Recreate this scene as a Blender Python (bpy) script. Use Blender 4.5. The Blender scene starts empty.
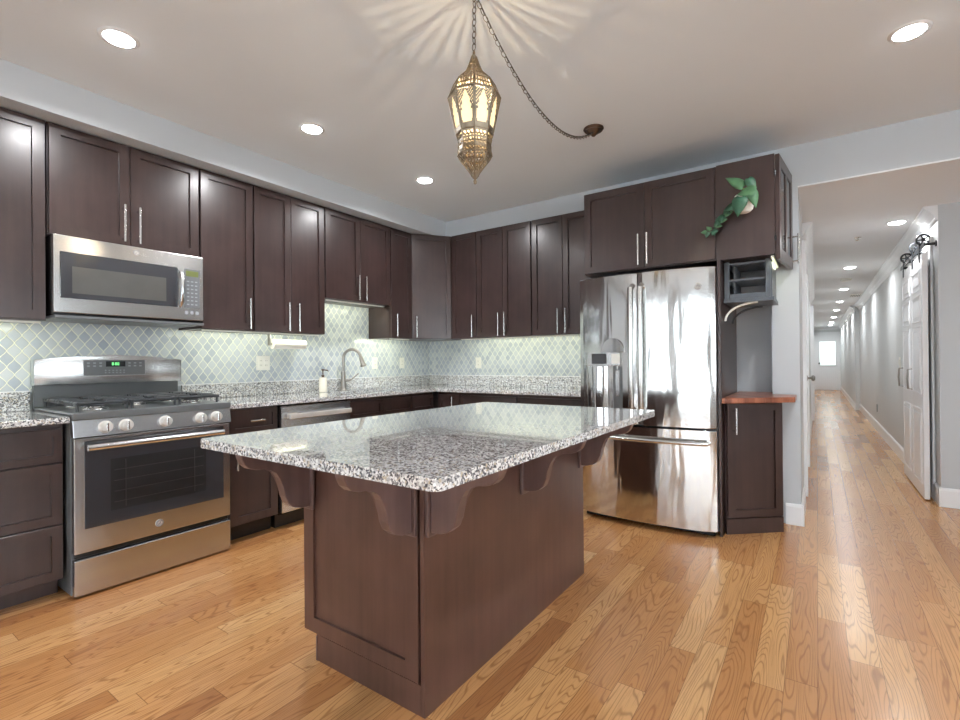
import bpy, bmesh, math, random
from mathutils import Vector, Matrix
random.seed(7)
C = bpy.context.scene.collection
sc = bpy.context.scene
PI = math.pi

# ------------------------------------------------------------------ camera
cd = bpy.data.cameras.new('camera')
cam = bpy.data.objects.new('camera', cd); C.objects.link(cam)
cd.sensor_fit = 'HORIZONTAL'; cd.sensor_width = 36.0
cd.lens = 484.0 / 960 * 36.0
cd.shift_x = -(482.64 - 480) / 960; cd.shift_y = (360.13 - 360) / 960
cd.clip_start = 0.05; cd.clip_end = 200
Rr = Vector((0.8226035, 0.5685493, -0.0086682)); Dn = Vector((-0.0091382, -0.0020239, -0.9999562)); Fw = Vector((-0.5685419, 0.8226467, 0.0035307))
m = Matrix((Rr, -Dn, -Fw)).transposed().to_4x4(); m.translation = Vector((0, 0, 1.1463))
cam.matrix_world = m
sc.camera = cam

# ------------------------------------------------------------------ world, exposure, portals
w = bpy.data.worlds.new('daylight'); sc.world = w; w.use_nodes = True
bg = w.node_tree.nodes['Background']; bg.inputs[0].default_value = (0.86, 0.94, 1.0, 1); bg.inputs[1].default_value = 6.5
sc.view_settings.view_transform = 'Standard'; sc.view_settings.look = 'None'
sc.view_settings.exposure = 0.17; sc.view_settings.gamma = 1.0; sc.view_settings.use_curve_mapping = False
sc.cycles.use_denoising = True
sc.cycles.sample_clamp_indirect = 6.0
sc.cycles.max_bounces = 9; sc.cycles.diffuse_bounces = 5; sc.cycles.glossy_bounces = 4; sc.cycles.transmission_bounces = 5
CAN_W, HALL_W, LED_W, BULB_W = 13.5, 8.0, 1.05, 4.5
CAN_COL = (0.97, 0.98, 1.0)
# guessed windows, unseen, supplying daylight and reflections; behind the camera: (x0,x1,z0,z1) in the wall y = YB ; and the right wall x = XR
YB, XR = -4.2, 3.3
WB = [(-2.9, -1.3, 0.08, 2.42), (-0.7, 1.5, 0.08, 2.42)]
WR = [(-2.6, -0.6, 0.6, 2.2), (0.2, 2.0, 0.6, 2.2)]   # y ranges on right wall
def portal(loc, rot, sx, sy):
    l = bpy.data.lights.new('portal', 'AREA'); l.shape = 'RECTANGLE'; l.size = sx; l.size_y = sy
    l.cycles.is_portal = True
    o = bpy.data.objects.new('portal', l); C.objects.link(o); o.location = loc; o.rotation_euler = rot
for x0, x1, z0, z1 in WB: portal(((x0+x1)/2, YB-0.1, (z0+z1)/2), (PI/2, 0, 0), x1-x0, z1-z0)
for y0, y1, z0, z1 in WR: portal((XR+0.1, (y0+y1)/2, (z0+z1)/2), (PI/2, 0, PI/2), y1-y0, z1-z0)

# ------------------------------------------------------------------ node helpers
def new_mat(name):
    mt = bpy.data.materials.new(name); mt.use_nodes = True
    nt = mt.node_tree; return mt, nt, nt.nodes['Principled BSDF']
class N:
    def __init__(s, nt): s.nt = nt
    def _in(s, node, i, v):
        if hasattr(v, 'is_output') or isinstance(v, bpy.types.NodeSocket): s.nt.links.new(v, node.inputs[i])
        else: node.inputs[i].default_value = v
    def m(s, op, a, b=0.0, c=0.0):
        n = s.nt.nodes.new('ShaderNodeMath'); n.operation = op
        s._in(n, 0, a); s._in(n, 1, b); s._in(n, 2, c); return n.outputs[0]
    def pos(s, kind='world'):
        if kind == 'world':
            g = s.nt.nodes.new('ShaderNodeNewGeometry'); o = g.outputs['Position']
        else:
            g = s.nt.nodes.new('ShaderNodeTexCoord'); o = g.outputs['Object']
        x = s.nt.nodes.new('ShaderNodeSeparateXYZ'); s.nt.links.new(o, x.inputs[0]); return o, x.outputs[0], x.outputs[1], x.outputs[2]
    def xyz(s, x, y, z):
        n = s.nt.nodes.new('ShaderNodeCombineXYZ'); s._in(n, 0, x); s._in(n, 1, y); s._in(n, 2, z); return n.outputs[0]
    def noise(s, v, scale, detail=2.0, rough=0.5, dist=0.0):
        n = s.nt.nodes.new('ShaderNodeTexNoise'); s._in(n, 'Vector', v); n.inputs['Scale'].default_value = scale
        n.inputs['Detail'].default_value = detail; n.inputs['Roughness'].default_value = rough; n.inputs['Distortion'].default_value = dist
        return n.outputs[0]
    def vor(s, v, scale, out='Color'):
        n = s.nt.nodes.new('ShaderNodeTexVoronoi'); s._in(n, 'Vector', v); n.inputs['Scale'].default_value = scale; return n.outputs[out]
    def white(s, v):
        n = s.nt.nodes.new('ShaderNodeTexWhiteNoise'); n.noise_dimensions = '3D'; s._in(n, 'Vector', v); return n.outputs['Value']
    def ramp(s, f, stops, interp='LINEAR'):
        n = s.nt.nodes.new('ShaderNodeValToRGB'); s._in(n, 0, f); cr = n.color_ramp; cr.interpolation = interp
        while len(cr.elements) < len(stops): cr.elements.new(0.5)
        for e, (p, c) in zip(cr.elements, stops): e.position = p; e.color = (c[0], c[1], c[2], 1)
        return n.outputs[0]
    def mix(s, f, a, b, mode='MIX'):
        n = s.nt.nodes.new('ShaderNodeMix'); n.data_type = 'RGBA'; n.blend_type = mode
        s._in(n, 0, f)
        for i, v in ((6, a), (7, b)):
            if isinstance(v, tuple): n.inputs[i].default_value = (v[0], v[1], v[2], 1)
            else: s.nt.links.new(v, n.inputs[i])
        return n.outputs[2]
    def bump(s, h, strength, dist, b):
        n = s.nt.nodes.new('ShaderNodeBump'); n.inputs['Strength'].default_value = strength; n.inputs['Distance'].default_value = dist
        s.nt.links.new(h, n.inputs['Height']); s.nt.links.new(n.outputs[0], b.inputs['Normal'])
def col(c): return (c[0], c[1], c[2], 1)
def srgb(r, g, b):
    f = lambda v: (v/255/12.92) if v/255 <= 0.04045 else ((v/255+0.055)/1.055)**2.4
    return (f(r), f(g), f(b))

def simple(name, c, rough=0.5, metal=0.0, var=0.06, scale=8.0, bump=0.0, bscale=200.0, coat=0.0, spec=0.5, stretch=(1, 1, 1)):
    mt, nt, b = new_mat(name); n = N(nt)
    p, x, y, z = n.pos('obj')
    v = n.xyz(n.m('MULTIPLY', x, stretch[0]), n.m('MULTIPLY', y, stretch[1]), n.m('MULTIPLY', z, stretch[2]))
    f = n.noise(v, scale, 3)
    d = tuple(max(0, k*(1-var)) for k in c); l = tuple(min(1, k*(1+var)) for k in c)
    nt.links.new(n.ramp(f, [(0.3, d), (0.7, l)]), b.inputs['Base Color'])
    b.inputs['Roughness'].default_value = rough; b.inputs['Metallic'].default_value = metal
    b.inputs['Coat Weight'].default_value = coat; b.inputs['Coat Roughness'].default_value = 0.05
    b.inputs['Specular IOR Level'].default_value = spec
    if bump: n.bump(n.noise(v, bscale, 2), bump, 0.002, b)
    return mt
def emis(name, c, s, base=(0.8, 0.8, 0.8)):
    mt, nt, b = new_mat(name); b.inputs['Base Color'].default_value = col(base)
    b.inputs['Emission Color'].default_value = col(c); b.inputs['Emission Strength'].default_value = s; return mt

M = {}
M['ceiling'] = simple('ceiling_paint', srgb(228, 234, 238), 0.85, var=0.012, scale=1.5)
M['ceiling_hall'] = simple('hall_ceiling_paint', srgb(238, 241, 243), 0.8, var=0.012, scale=1.5)
M['wall'] = simple('grey_wall_paint', srgb(196, 201, 205), 0.6, var=0.012, scale=2)
M['wall_white'] = simple('hall_wall_paint', srgb(212, 215, 215), 0.55, var=0.012, scale=2)
M['trim'] = simple('white_trim_paint', srgb(236, 238, 240), 0.3, var=0.01, scale=3, coat=0.2)
M['dark_closet'] = simple('dark_closet', srgb(40, 48, 62), 0.7)
M['steel_h'] = simple('handle_steel', (0.66, 0.66, 0.64), 0.22, 1.0, var=0.03)
M['chrome'] = simple('nickel', (0.36, 0.34, 0.31), 0.33, 1.0, var=0.03)
M['black'] = simple('black_enamel', (0.018, 0.019, 0.021), 0.25, var=0.1)
M['black_iron'] = simple('cast_iron', (0.045, 0.050, 0.055), 0.32, var=0.15, bump=0.2)
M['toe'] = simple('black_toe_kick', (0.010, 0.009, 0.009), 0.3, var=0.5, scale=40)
M['grey_enamel'] = simple('grey_enamel', (0.13, 0.14, 0.145), 0.28, var=0.04)
M['glass_dark'] = simple('oven_glass', (0.045, 0.048, 0.056), 0.06, var=0.02, spec=0.8, coat=0.6)
M['glass_inner'] = simple('oven_inner', (0.028, 0.029, 0.031), 0.12, var=0.1)
M['plastic_grey'] = simple('grey_keypad', (0.16, 0.17, 0.18), 0.35, var=0.03)
M['knob'] = simple('satin_knob', (0.80, 0.79, 0.76), 0.42, 0.6, var=0.02)
M['rack_dim'] = simple('dim_oven_rack', (0.036, 0.037, 0.04), 0.3)
M['mw_window'] = simple('microwave_window', (0.10, 0.10, 0.095), 0.15)
M['button'] = simple('button_print', (0.34, 0.36, 0.38), 0.4)
M['white'] = simple('white_plastic', srgb(240, 240, 232), 0.35, var=0.01)
M['ceramic'] = simple('cream_ceramic', srgb(236, 230, 214), 0.25, var=0.02)
M['paper'] = simple('paper', srgb(246, 244, 236), 0.9, var=0.02, bump=0.3, bscale=300)
M['iron'] = simple('black_hardware', (0.035, 0.04, 0.045), 0.4, 0.4)
M['slot'] = simple('outlet_slot', (0.05, 0.05, 0.05), 0.6)
M['rack'] = simple('charcoal_rack_wood', (0.085, 0.098, 0.115), 0.35, var=0.1, stretch=(4, 4, 1))
M['lens'] = emis('light_lens', (1.0, 0.98, 0.95), 34.0)
M['led'] = emis('led_strip', (0.93, 1.0, 0.62), 1.0)
M['green_led'] = emis('green_display', (0.10, 1.0, 0.20), 1.0)
M['lcd'] = emis('olive_display', (0.45, 0.50, 0.08), 0.12, (0.1, 0.12, 0.04))
M['pane'] = emis('lantern_glass', (1.0, 0.86, 0.52), 0.62, (0.85, 0.70, 0.42))
M['bulb'] = emis('bulb_glow', (1.0, 0.85, 0.6), 25.0)
M['brass'] = simple('antique_brass', (0.27, 0.225, 0.165), 0.4, 1.0, var=0.25, scale=30)
M['chain'] = simple('aged_chain', (0.20, 0.18, 0.155), 0.35, 1.0, var=0.2)
M['bronze'] = simple('dark_bronze', (0.15, 0.105, 0.08), 0.32, 0.9)
M['cord'] = simple('cord', (0.06, 0.055, 0.05), 0.6)
M['leaf'] = simple('leaf_green', srgb(84, 128, 90), 0.45, var=0.25, scale=25)
M['leaf2'] = simple('leaf_dark', srgb(58, 100, 76), 0.45, var=0.25, scale=25)
M['leaf_y'] = simple('leaf_bud', srgb(150, 170, 60), 0.5)
M['navy'] = simple('shelf_dark', (0.03, 0.04, 0.06), 0.5)

def cab_wood(name, c, grain='z'):
    mt, nt, b = new_mat(name); n = N(nt); p, x, y, z = n.pos('world')
    if grain == 'z': v = n.xyz(n.m('MULTIPLY', x, 30.0), n.m('MULTIPLY', y, 30.0), n.m('MULTIPLY', z, 1.6))
    else: v = n.xyz(n.m('MULTIPLY', x, 2.0), n.m('MULTIPLY', y, 2.0), n.m('MULTIPLY', z, 30.0))
    g = n.noise(v, 1.0, 4, 0.6); blot = n.noise(p, 5.0, 3)
    f = n.m('ADD', n.m('MULTIPLY', g, 0.45), n.m('MULTIPLY', blot, 0.55))
    nt.links.new(n.ramp(f, [(0.32, tuple(k*0.72 for k in c)), (0.68, tuple(k*1.3 for k in c))]), b.inputs['Base Color'])
    b.inputs['Roughness'].default_value = 0.32; b.inputs['Coat Weight'].default_value = 0.3; b.inputs['Coat Roughness'].default_value = 0.2
    n.bump(g, 0.06, 0.002, b); return mt
M['wood'] = cab_wood('espresso_wood', srgb(61, 46, 44))
M['wood_side'] = cab_wood('espresso_wood_light', srgb(106, 85, 82))
M['wood_isl'] = cab_wood('espresso_island', srgb(88, 63, 56))

def butcher():
    mt, nt, b = new_mat('butcher_block'); n = N(nt); p, x, y, z = n.pos('world')
    st = n.m('FLOOR', n.m('DIVIDE', n.m('ADD', x, y), 0.055))
    h = n.white(n.xyz(st, 3.0, 1.0))
    g = n.noise(n.xyz(n.m('MULTIPLY', n.m('SUBTRACT', y, x), 3.0), n.m('MULTIPLY', n.m('ADD', x, y), 60.0), z), 1.0, 3)
    f = n.m('ADD', n.m('MULTIPLY', h, 0.5), n.m('MULTIPLY', g, 0.5))
    nt.links.new(n.ramp(f, [(0.2, srgb(112, 62, 42)), (0.8, srgb(176, 112, 84))]), b.inputs['Base Color'])
    b.inputs['Roughness'].default_value = 0.3; return mt
M['butcher'] = butcher()

def granite():
    mt, nt, b = new_mat('speckled_granite'); n = N(nt); p, x, y, z = n.pos('world')
    wv = nt.nodes.new('ShaderNodeVectorMath'); wv.operation = 'ADD'
    nz = nt.nodes.new('ShaderNodeTexNoise'); nz.inputs['Scale'].default_value = 60
    nt.links.new(p, nz.inputs['Vector']); sm = nt.nodes.new('ShaderNodeVectorMath'); sm.operation = 'SCALE'; sm.inputs['Scale'].default_value = 0.012
    nt.links.new(nz.outputs['Color'], sm.inputs[0]); nt.links.new(p, wv.inputs[0]); nt.links.new(sm.outputs[0], wv.inputs[1]); pv = wv.outputs[0]
    s1 = nt.nodes.new('ShaderNodeSeparateColor'); nt.links.new(n.vor(pv, 155), s1.inputs[0])
    s2 = nt.nodes.new('ShaderNodeSeparateColor'); nt.links.new(n.vor(pv, 220), s2.inputs[0])
    base = n.ramp(s1.outputs[0], [(0.0, srgb(240, 242, 242)), (0.38, srgb(216, 218, 218)), (0.60, srgb(186, 188, 190)), (0.77, srgb(196, 186, 168)), (0.88, srgb(140, 140, 144))], 'CONSTANT')
    clus = n.noise(p, 38, 2)
    dk = n.m('GREATER_THAN', n.m('ADD', s2.outputs[1], n.m('MULTIPLY', clus, 0.55)), 1.03)
    c = n.mix(dk, base, srgb(86, 88, 94))
    nt.links.new(c, b.inputs['Base Color'])
    b.inputs['Roughness'].default_value = 0.07; b.inputs['Specular IOR Level'].default_value = 0.75
    b.inputs['Coat Weight'].default_value = 0.9; b.inputs['Coat Roughness'].default_value = 0.02; b.inputs['Coat IOR'].default_value = 1.6
    return mt
M['granite'] = granite()

def steel(name, c=(0.56, 0.58, 0.60), rough=0.24, wave=0.0, axis='h', wscale=3.0):
    mt, nt, b = new_mat(name); n = N(nt); p, x, y, z = n.pos('world')
    if axis == 'h': v = n.xyz(n.m('MULTIPLY', x, 3.0), n.m('MULTIPLY', y, 3.0), n.m('MULTIPLY', z, 900.0))
    else: v = n.xyz(n.m('MULTIPLY', x, 900.0), n.m('MULTIPLY', y, 900.0), n.m('MULTIPLY', z, 3.0))
    g = n.noise(v, 1.0, 2)
    nt.links.new(n.ramp(g, [(0.25, tuple(k*0.93 for k in c)), (0.75, tuple(k*1.06 for k in c))]), b.inputs['Base Color'])
    b.inputs['Metallic'].default_value = 1.0; b.inputs['Roughness'].default_value = rough
    if wave:
        wv = n.noise(n.xyz(n.m('MULTIPLY', x, 5.5), y, n.m('MULTIPLY', z, 0.75)), wscale, 1, 0.4, 0.3)
        n.bump(wv, wave, 0.02, b)
    else: n.bump(g, 0.03, 0.001, b)
    return mt
M['steel'] = steel('stainless')
M['steel_fridge'] = steel('stainless_fridge', (0.64, 0.64, 0.63), 0.11, 0.15)
M['steel_bright'] = steel('stainless_bright', (0.68, 0.69, 0.69), 0.22)

def oak():
    mt, nt, b = new_mat('oak_planks'); n = N(nt); p, x, y, z = n.pos('world')
    W = 0.098
    fx = n.m('DIVIDE', n.m('ADD', x, 20.0), W); row = n.m('FLOOR', fx); u = n.m('SUBTRACT', fx, row)
    r1 = n.white(n.xyz(row, 1.7, 0.3)); L = n.m('MULTIPLY_ADD', n.white(n.xyz(row, 9.1, 2.0)), 0.5, 0.75)
    fy = n.m('ADD', n.m('DIVIDE', n.m('ADD', y, 40.0), L), n.m('MULTIPLY', r1, 7.0)); cell = n.m('FLOOR', fy); v = n.m('SUBTRACT', fy, cell)
    h = n.white(n.xyz(row, cell, 5.0)); h2 = n.white(n.xyz(row, cell, 11.0))
    # contour figure of the grain
    gp = n.xyz(n.m('MULTIPLY_ADD', x, 7.0, n.m('MULTIPLY', h, 31.0)), n.m('MULTIPLY_ADD', y, 0.75, n.m('MULTIPLY', h2, 17.0)), h)
    f1 = n.noise(gp, 1.3, 1.5, 0.45)
    rings = n.m('SINE', n.m('MULTIPLY', f1, 190.0))
    line = n.m('SMOOTH_MIN', n.m('MULTIPLY_ADD', rings, 0.5, 0.5), 1.0, 0.1)
    line = n.m('POWER', line, 8.0)
    fine = n.noise(n.xyz(n.m('MULTIPLY', x, 160.0), n.m('MULTIPLY', y, 5.0), h), 1.0, 3, 0.6)
    tone = n.ramp(h, [(0.0, srgb(164, 112, 68)), (0.12, srgb(184, 130, 80)), (0.5, srgb(198, 146, 94)), (0.85, srgb(207, 158, 104)), (1.0, srgb(214, 170, 118))])
    c = n.mix(n.m('MULTIPLY', line, 0.62), tone, srgb(124, 78, 44))
    c = n.mix(n.m('MULTIPLY', n.m('GREATER_THAN', fine, 0.55), 0.18), c, srgb(120, 76, 44))
    eu = n.m('MINIMUM', u, n.m('SUBTRACT', 1.0, u)); ev = n.m('MULTIPLY', n.m('MINIMUM', v, n.m('SUBTRACT', 1.0, v)), 9.0)
    gap = n.m('LESS_THAN', n.m('MINIMUM', eu, ev), 0.011)
    c = n.mix(n.m('MULTIPLY', gap, 0.6), c, srgb(78, 48, 28))
    nt.links.new(c, b.inputs['Base Color'])
    b.inputs['Roughness'].default_value = 0.27; b.inputs['Coat Weight'].default_value = 0.3; b.inputs['Coat Roughness'].default_value = 0.2
    b.inputs['Specular IOR Level'].default_value = 0.5
    hgt = n.m('ADD', n.m('MULTIPLY', n.noise(p, 5.0, 1), 0.6), n.m('MULTIPLY', n.m('SUBTRACT', 1.0, gap), 0.2))
    n.bump(hgt, 0.12, 0.004, b)
    return mt
M['oak'] = oak()

def tile(name, ax, off):
    mt, nt, b = new_mat(name); n = N(nt); p, x, y, z = n.pos('world')
    U = n.m('DIVIDE', n.m('SUBTRACT', x if ax == 'x' else y, off), 0.0625); W = n.m('DIVIDE', n.m('SUBTRACT', z, 1.229), 0.088)
    a0 = n.m('ADD', U, W); b0 = n.m('SUBTRACT', U, W)
    a = n.m('ADD', a0, n.m('MULTIPLY', n.m('SINE', n.m('MULTIPLY', b0, 2*PI)), 0.024)); bb = n.m('ADD', b0, n.m('MULTIPLY', n.m('SINE', n.m('MULTIPLY', a0, 2*PI)), 0.024))
    def edge(q):
        f = n.m('FRACT', n.m('ADD', q, 100.0)); return n.m('MINIMUM', f, n.m('SUBTRACT', 1.0, f))
    d = n.m('MINIMUM', edge(a), edge(bb))
    g = n.m('LESS_THAN', d, 0.042)
    h = n.white(n.xyz(n.m('FLOOR', n.m('ADD', a, 100.0)), n.m('FLOOR', n.m('ADD', bb, 100.0)), 2.0))
    tc = n.ramp(h, [(0.0, srgb(170, 180, 194)), (0.5, srgb(188, 197, 206)), (1.0, srgb(206, 213, 216))])
    tc = n.mix(n.m('MULTIPLY', n.noise(p, 60, 2), 0.25), tc, srgb(205, 212, 212))
    c = n.mix(g, tc, srgb(238, 240, 222))
    nt.links.new(c, b.inputs['Base Color'])
    nt.links.new(n.m('MULTIPLY_ADD', g, 0.5, 0.15), b.inputs['Roughness'])
    hh = n.m('SMOOTH_MIN', n.m('MULTIPLY', d, 8.0), 1.0, 0.3); n.bump(hh, 0.35, 0.002, b)
    return mt
M['tile_y'] = tile('arabesque_tile_left', 'y', 0.699); M['tile_x'] = tile('arabesque_tile_back', 'x', -3.655)

def glass():
    mt, nt, b = new_mat('window_glass'); b.inputs['Base Color'].default_value = (1, 1, 1, 1)
    b.inputs['Transmission Weight'].default_value = 1.0; b.inputs['Roughness'].default_value = 0.0; b.inputs['IOR'].default_value = 1.02; return mt
M['glass'] = glass()
def cabglass():
    mt, nt, b = new_mat('cabinet_door_glass'); b.inputs['Base Color'].default_value = (0.02, 0.022, 0.025, 1); b.inputs['Roughness'].default_value = 0.06; return mt
M['cabglass'] = cabglass()

# ------------------------------------------------------------------ mesh helpers
class MB:
    def __init__(s): s.bm = bmesh.new()
    def box(s, x0, x1, y0, y1, z0, z1, bev=0.0, seg=1, mat=None):
        x0, x1 = min(x0, x1), max(x0, x1); y0, y1 = min(y0, y1), max(y0, y1); z0, z1 = min(z0, z1), max(z0, z1)
        r = bmesh.ops.create_cube(s.bm, size=1.0); vs = r['verts']
        for v in vs: v.co = Vector(((x0+x1)/2+v.co.x*(x1-x0), (y0+y1)/2+v.co.y*(y1-y0), (z0+z1)/2+v.co.z*(z1-z0)))
        if bev > 0:
            es = list({e for v in vs for e in v.link_edges})
            r2 = bmesh.ops.bevel(s.bm, geom=es, offset=bev, segments=seg, profile=0.5, affect='EDGES')
            vs = list({v for f in r2['faces'] for v in f.verts} | {v for v in vs if v.is_valid})
        if mat: bmesh.ops.transform(s.bm, matrix=mat, verts=[v for v in vs if v.is_valid])
        return s
    def poly(s, pts):
        s.bm.faces.new([s.bm.verts.new(Vector(p)) for p in pts]); return s
    def prism(s, pts, vec, bev=0.0, seg=2):
        """closed polygon pts (3D), extruded by vec"""
        a = [s.bm.verts.new(Vector(p)) for p in pts]; vec = Vector(vec); b = [s.bm.verts.new(Vector(p)+vec) for p in pts]
        n = len(a); fs = [s.bm.faces.new(a), s.bm.faces.new(list(reversed(b)))]
        for i in range(n): fs.append(s.bm.faces.new([a[(i+1) % n], a[i], b[i], b[(i+1) % n]]))
        if bev:
            es = list({e for f in fs[:2] for e in f.edges})
            bmesh.ops.bevel(s.bm, geom=es, offset=bev, segments=seg, profile=0.5, affect='EDGES')
        return s
    def tube(s, pts, r, seg=12, cap=True, rz=None):
        pts = [Vector(p) for p in pts]; rings = []
        up = None
        for i, p in enumerate(pts):
            t = (pts[min(i+1, len(pts)-1)] - pts[max(i-1, 0)]).normalized()
            if up is None: up = Vector((0, 0, 1)) if abs(t.z) < 0.9 else Vector((1, 0, 0))
            a = t.cross(up).normalized(); b = a.cross(t).normalized(); up = b
            rr = r[i] if isinstance(r, (list, tuple)) else r
            rings.append([s.bm.verts.new(p + a*math.cos(2*PI*k/seg)*rr + b*math.sin(2*PI*k/seg)*(rr*(rz or 1))) for k in range(seg)])
        for i in range(len(rings)-1):
            for k in range(seg): s.bm.faces.new([rings[i][k], rings[i][(k+1) % seg], rings[i+1][(k+1) % seg], rings[i+1][k]])
        if cap: s.bm.faces.new(list(reversed(rings[0]))); s.bm.faces.new(rings[-1])
        return s
    def cyl(s, p0, p1, r, seg=24): return s.tube([p0, p1], r, seg)
    def lathe(s, prof, org, axis='z', seg=32, ang0=0.0, cap=True):
        """prof: (radius, height)"""
        o = Vector(org); rings = []
        for r, h in prof:
            ring = []
            for k in range(seg):
                a = ang0 + 2*PI*k/seg
                q = {'z': (r*math.cos(a), r*math.sin(a), h), 'x': (h, r*math.cos(a), r*math.sin(a)), 'y': (r*math.sin(a), h, r*math.cos(a)), '-y': (r*math.cos(a), -h, r*math.sin(a))}[axis]
                ring.append(s.bm.verts.new(o + Vector(q)))
            rings.append(ring)
        for i in range(len(rings)-1):
            for k in range(seg): s.bm.faces.new([rings[i][k], rings[i][(k+1) % seg], rings[i+1][(k+1) % seg], rings[i+1][k]])
        if cap: s.bm.faces.new(list(reversed(rings[0]))); s.bm.faces.new(rings[-1])
        return s
    def torus(s, c, R, r, ax1, ax2, seg=14, cs=6, stretch=1.0):
        c = Vector(c); a1 = Vector(ax1).normalized(); a2 = Vector(ax2).normalized(); nn = a1.cross(a2); rings = []
        for i in range(seg):
            t = 2*PI*i/seg; d = a1*math.cos(t)*stretch + a2*math.sin(t); dn = (a1*math.cos(t) + a2*math.sin(t))
            rings.append([s.bm.verts.new(c + d*R + dn*r*math.cos(2*PI*k/cs) + nn*r*math.sin(2*PI*k/cs)) for k in range(cs)])
        for i in range(seg):
            for k in range(cs): s.bm.faces.new([rings[i][k], rings[i][(k+1) % cs], rings[(i+1) % seg][(k+1) % cs], rings[(i+1) % seg][k]])
        return s
    def build(s, name, mat, parent=None, smooth=False, frame=None, ang=35):
        bm = s.bm
        if frame: bmesh.ops.transform(bm, matrix=frame, verts=bm.verts[:])
        bmesh.ops.recalc_face_normals(bm, faces=bm.faces[:])
        if parent is not None:
            off = Vector(parent['_o']) if '_o' in parent.keys() else Vector((0, 0, 0))
            if off.length: bmesh.ops.translate(bm, verts=bm.verts[:], vec=-off)
        me = bpy.data.meshes.new(name); bm.to_mesh(me); bm.free()
        if smooth:
            for p in me.polygons: p.use_smooth = True
            try: me.set_sharp_from_angle(angle=math.radians(ang))
            except Exception: pass
        me.materials.append(mat if not isinstance(mat, str) else M[mat])
        o = bpy.data.objects.new(name, me); C.objects.link(o)
        if parent is not None:
            o.parent = parent
            if '_o' in parent.keys(): o['_o'] = parent['_o']
        return o
def thing(name, label, cat, loc, group=None):
    o = bpy.data.objects.new(name, None); C.objects.link(o); o.location = loc; o['_o'] = list(loc)
    o.empty_display_size = 0.05
    o['label'] = label; o['category'] = cat
    if group: o['group'] = group
    return o
def tag(o, label, cat, group=None):
    o['label'] = label; o['category'] = cat
    if group: o['group'] = group
    return o
def struct(o):
    o['kind'] = 'structure'; return o
def copy_tree(o, parent=None):
    c = o.copy(); C.objects.link(c)
    if parent: c.parent = parent
    for ch in [k for k in bpy.data.objects if k.parent == o]: copy_tree(ch, c)
    return c
def frame(origin, U):
    """local u along the wall, local v = outwards normal, z up"""
    U = Vector(U).normalized(); Z = Vector((0, 0, 1)); Nn = U.cross(Z)
    return Matrix(((U.x, Nn.x, 0, origin[0]), (U.y, Nn.y, 0, origin[1]), (0, 0, 1, origin[2]), (0, 0, 0, 1)))
def shaker(u0, u1, z0, z1, t=0.02, fr=0.072, rec=0.013, n0=0.0):
    """recessed-panel front in local coords, front at n0+t"""
    mb = MB(); bm = mb.bm
    r = bmesh.ops.create_cube(bm, size=1.0)
    for v in r['verts']: v.co = Vector(((u0+u1)/2+v.co.x*(u1-u0), n0+t/2+v.co.y*t, (z0+z1)/2+v.co.z*(z1-z0)))
    bm.faces.ensure_lookup_table()
    f = [f for f in bm.faces if f.normal.y > 0.9][0]
    outer = list(f.edges)
    ins = bmesh.ops.inset_region(bm, faces=[f], thickness=fr, depth=0.0)
    e = bmesh.ops.extrude_face_region(bm, geom=[f])
    nf = [g for g in e['geom'] if isinstance(g, bmesh.types.BMFace)]
    nv = list({v for g in nf for v in g.verts})
    bmesh.ops.translate(bm, verts=nv, vec=(0, -rec, 0))
    if f.is_valid: bmesh.ops.delete(bm, geom=[f], context='FACES_ONLY')
    ed = [x for x in outer if x.is_valid]
    bmesh.ops.bevel(bm, geom=ed, offset=0.0018, segments=1, affect='EDGES')
    return mb
def bar_handle(p0, p1, out, r=0.0068, st=0.037, inset=0.02):
    """bar pull between p0 and p1 standing off the face along out"""
    p0, p1, out = Vector(p0), Vector(p1), Vector(out).normalized(); d = (p1-p0).normalized()
    mb = MB(); mb.cyl(p0+out*st, p1+out*st, r, 12)
    for q in (p0+d*inset, p1-d*inset): mb.cyl(q - out*0.001, q+out*st, r*0.85, 10)
    return mb

# ================================================================== STRUCTURE
XW, YW, ZC, ZH = -3.66, 4.21, 2.624, 2.33
YS = 3.985       # plane of soffit, header and stub
ZSO = 2.444
struct(MB().box(XW-0.15, XR+0.15, YB-0.15, 23.5, -0.06, 0.0).build('floor', 'oak'))
struct(MB().box(XW-0.15, XR+0.15, YB-0.15, YS+0.14, ZC, ZC+0.1).build('ceiling', 'ceiling'))
struct(MB().box(-0.098, XR+0.15, YS+0.002, 23.5, ZH, ZH+0.1).build('ceiling_hall', 'ceiling_hall'))
struct(MB().box(XW-0.12, XW, YB-0.12, YW+0.12, 0, ZC).build('wall_left', 'wall'))
struct(MB().box(XW, -0.10, YW, YW+0.1, 0, ZC).build('wall_back', 'wall'))
# stub and header of the hall opening
struct(MB().box(-0.262, -0.098, YS, YW, 0, ZC).build('wall_stub', 'wall'))
struct(MB().box(-0.098, XR, YS, YS+0.0018, ZH, ZC).box(-0.098, XR, YS+0.002, YS+0.14, ZH+0.101, ZC).build('wall_header', 'wall'))
struct(MB().box(-0.10, XR, YS-0.002, YS, ZH, ZH+0.010).build('trim_header', 'trim'))
# soffits
struct(MB().box(XW, -3.215, YB, YS, ZSO, ZC).build('wall_soffit_left', 'wall'))
struct(MB().box(XW, -0.262, YS, YW, ZSO-0.02, ZC).build('wall_soffit_back', 'wall'))
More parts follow.
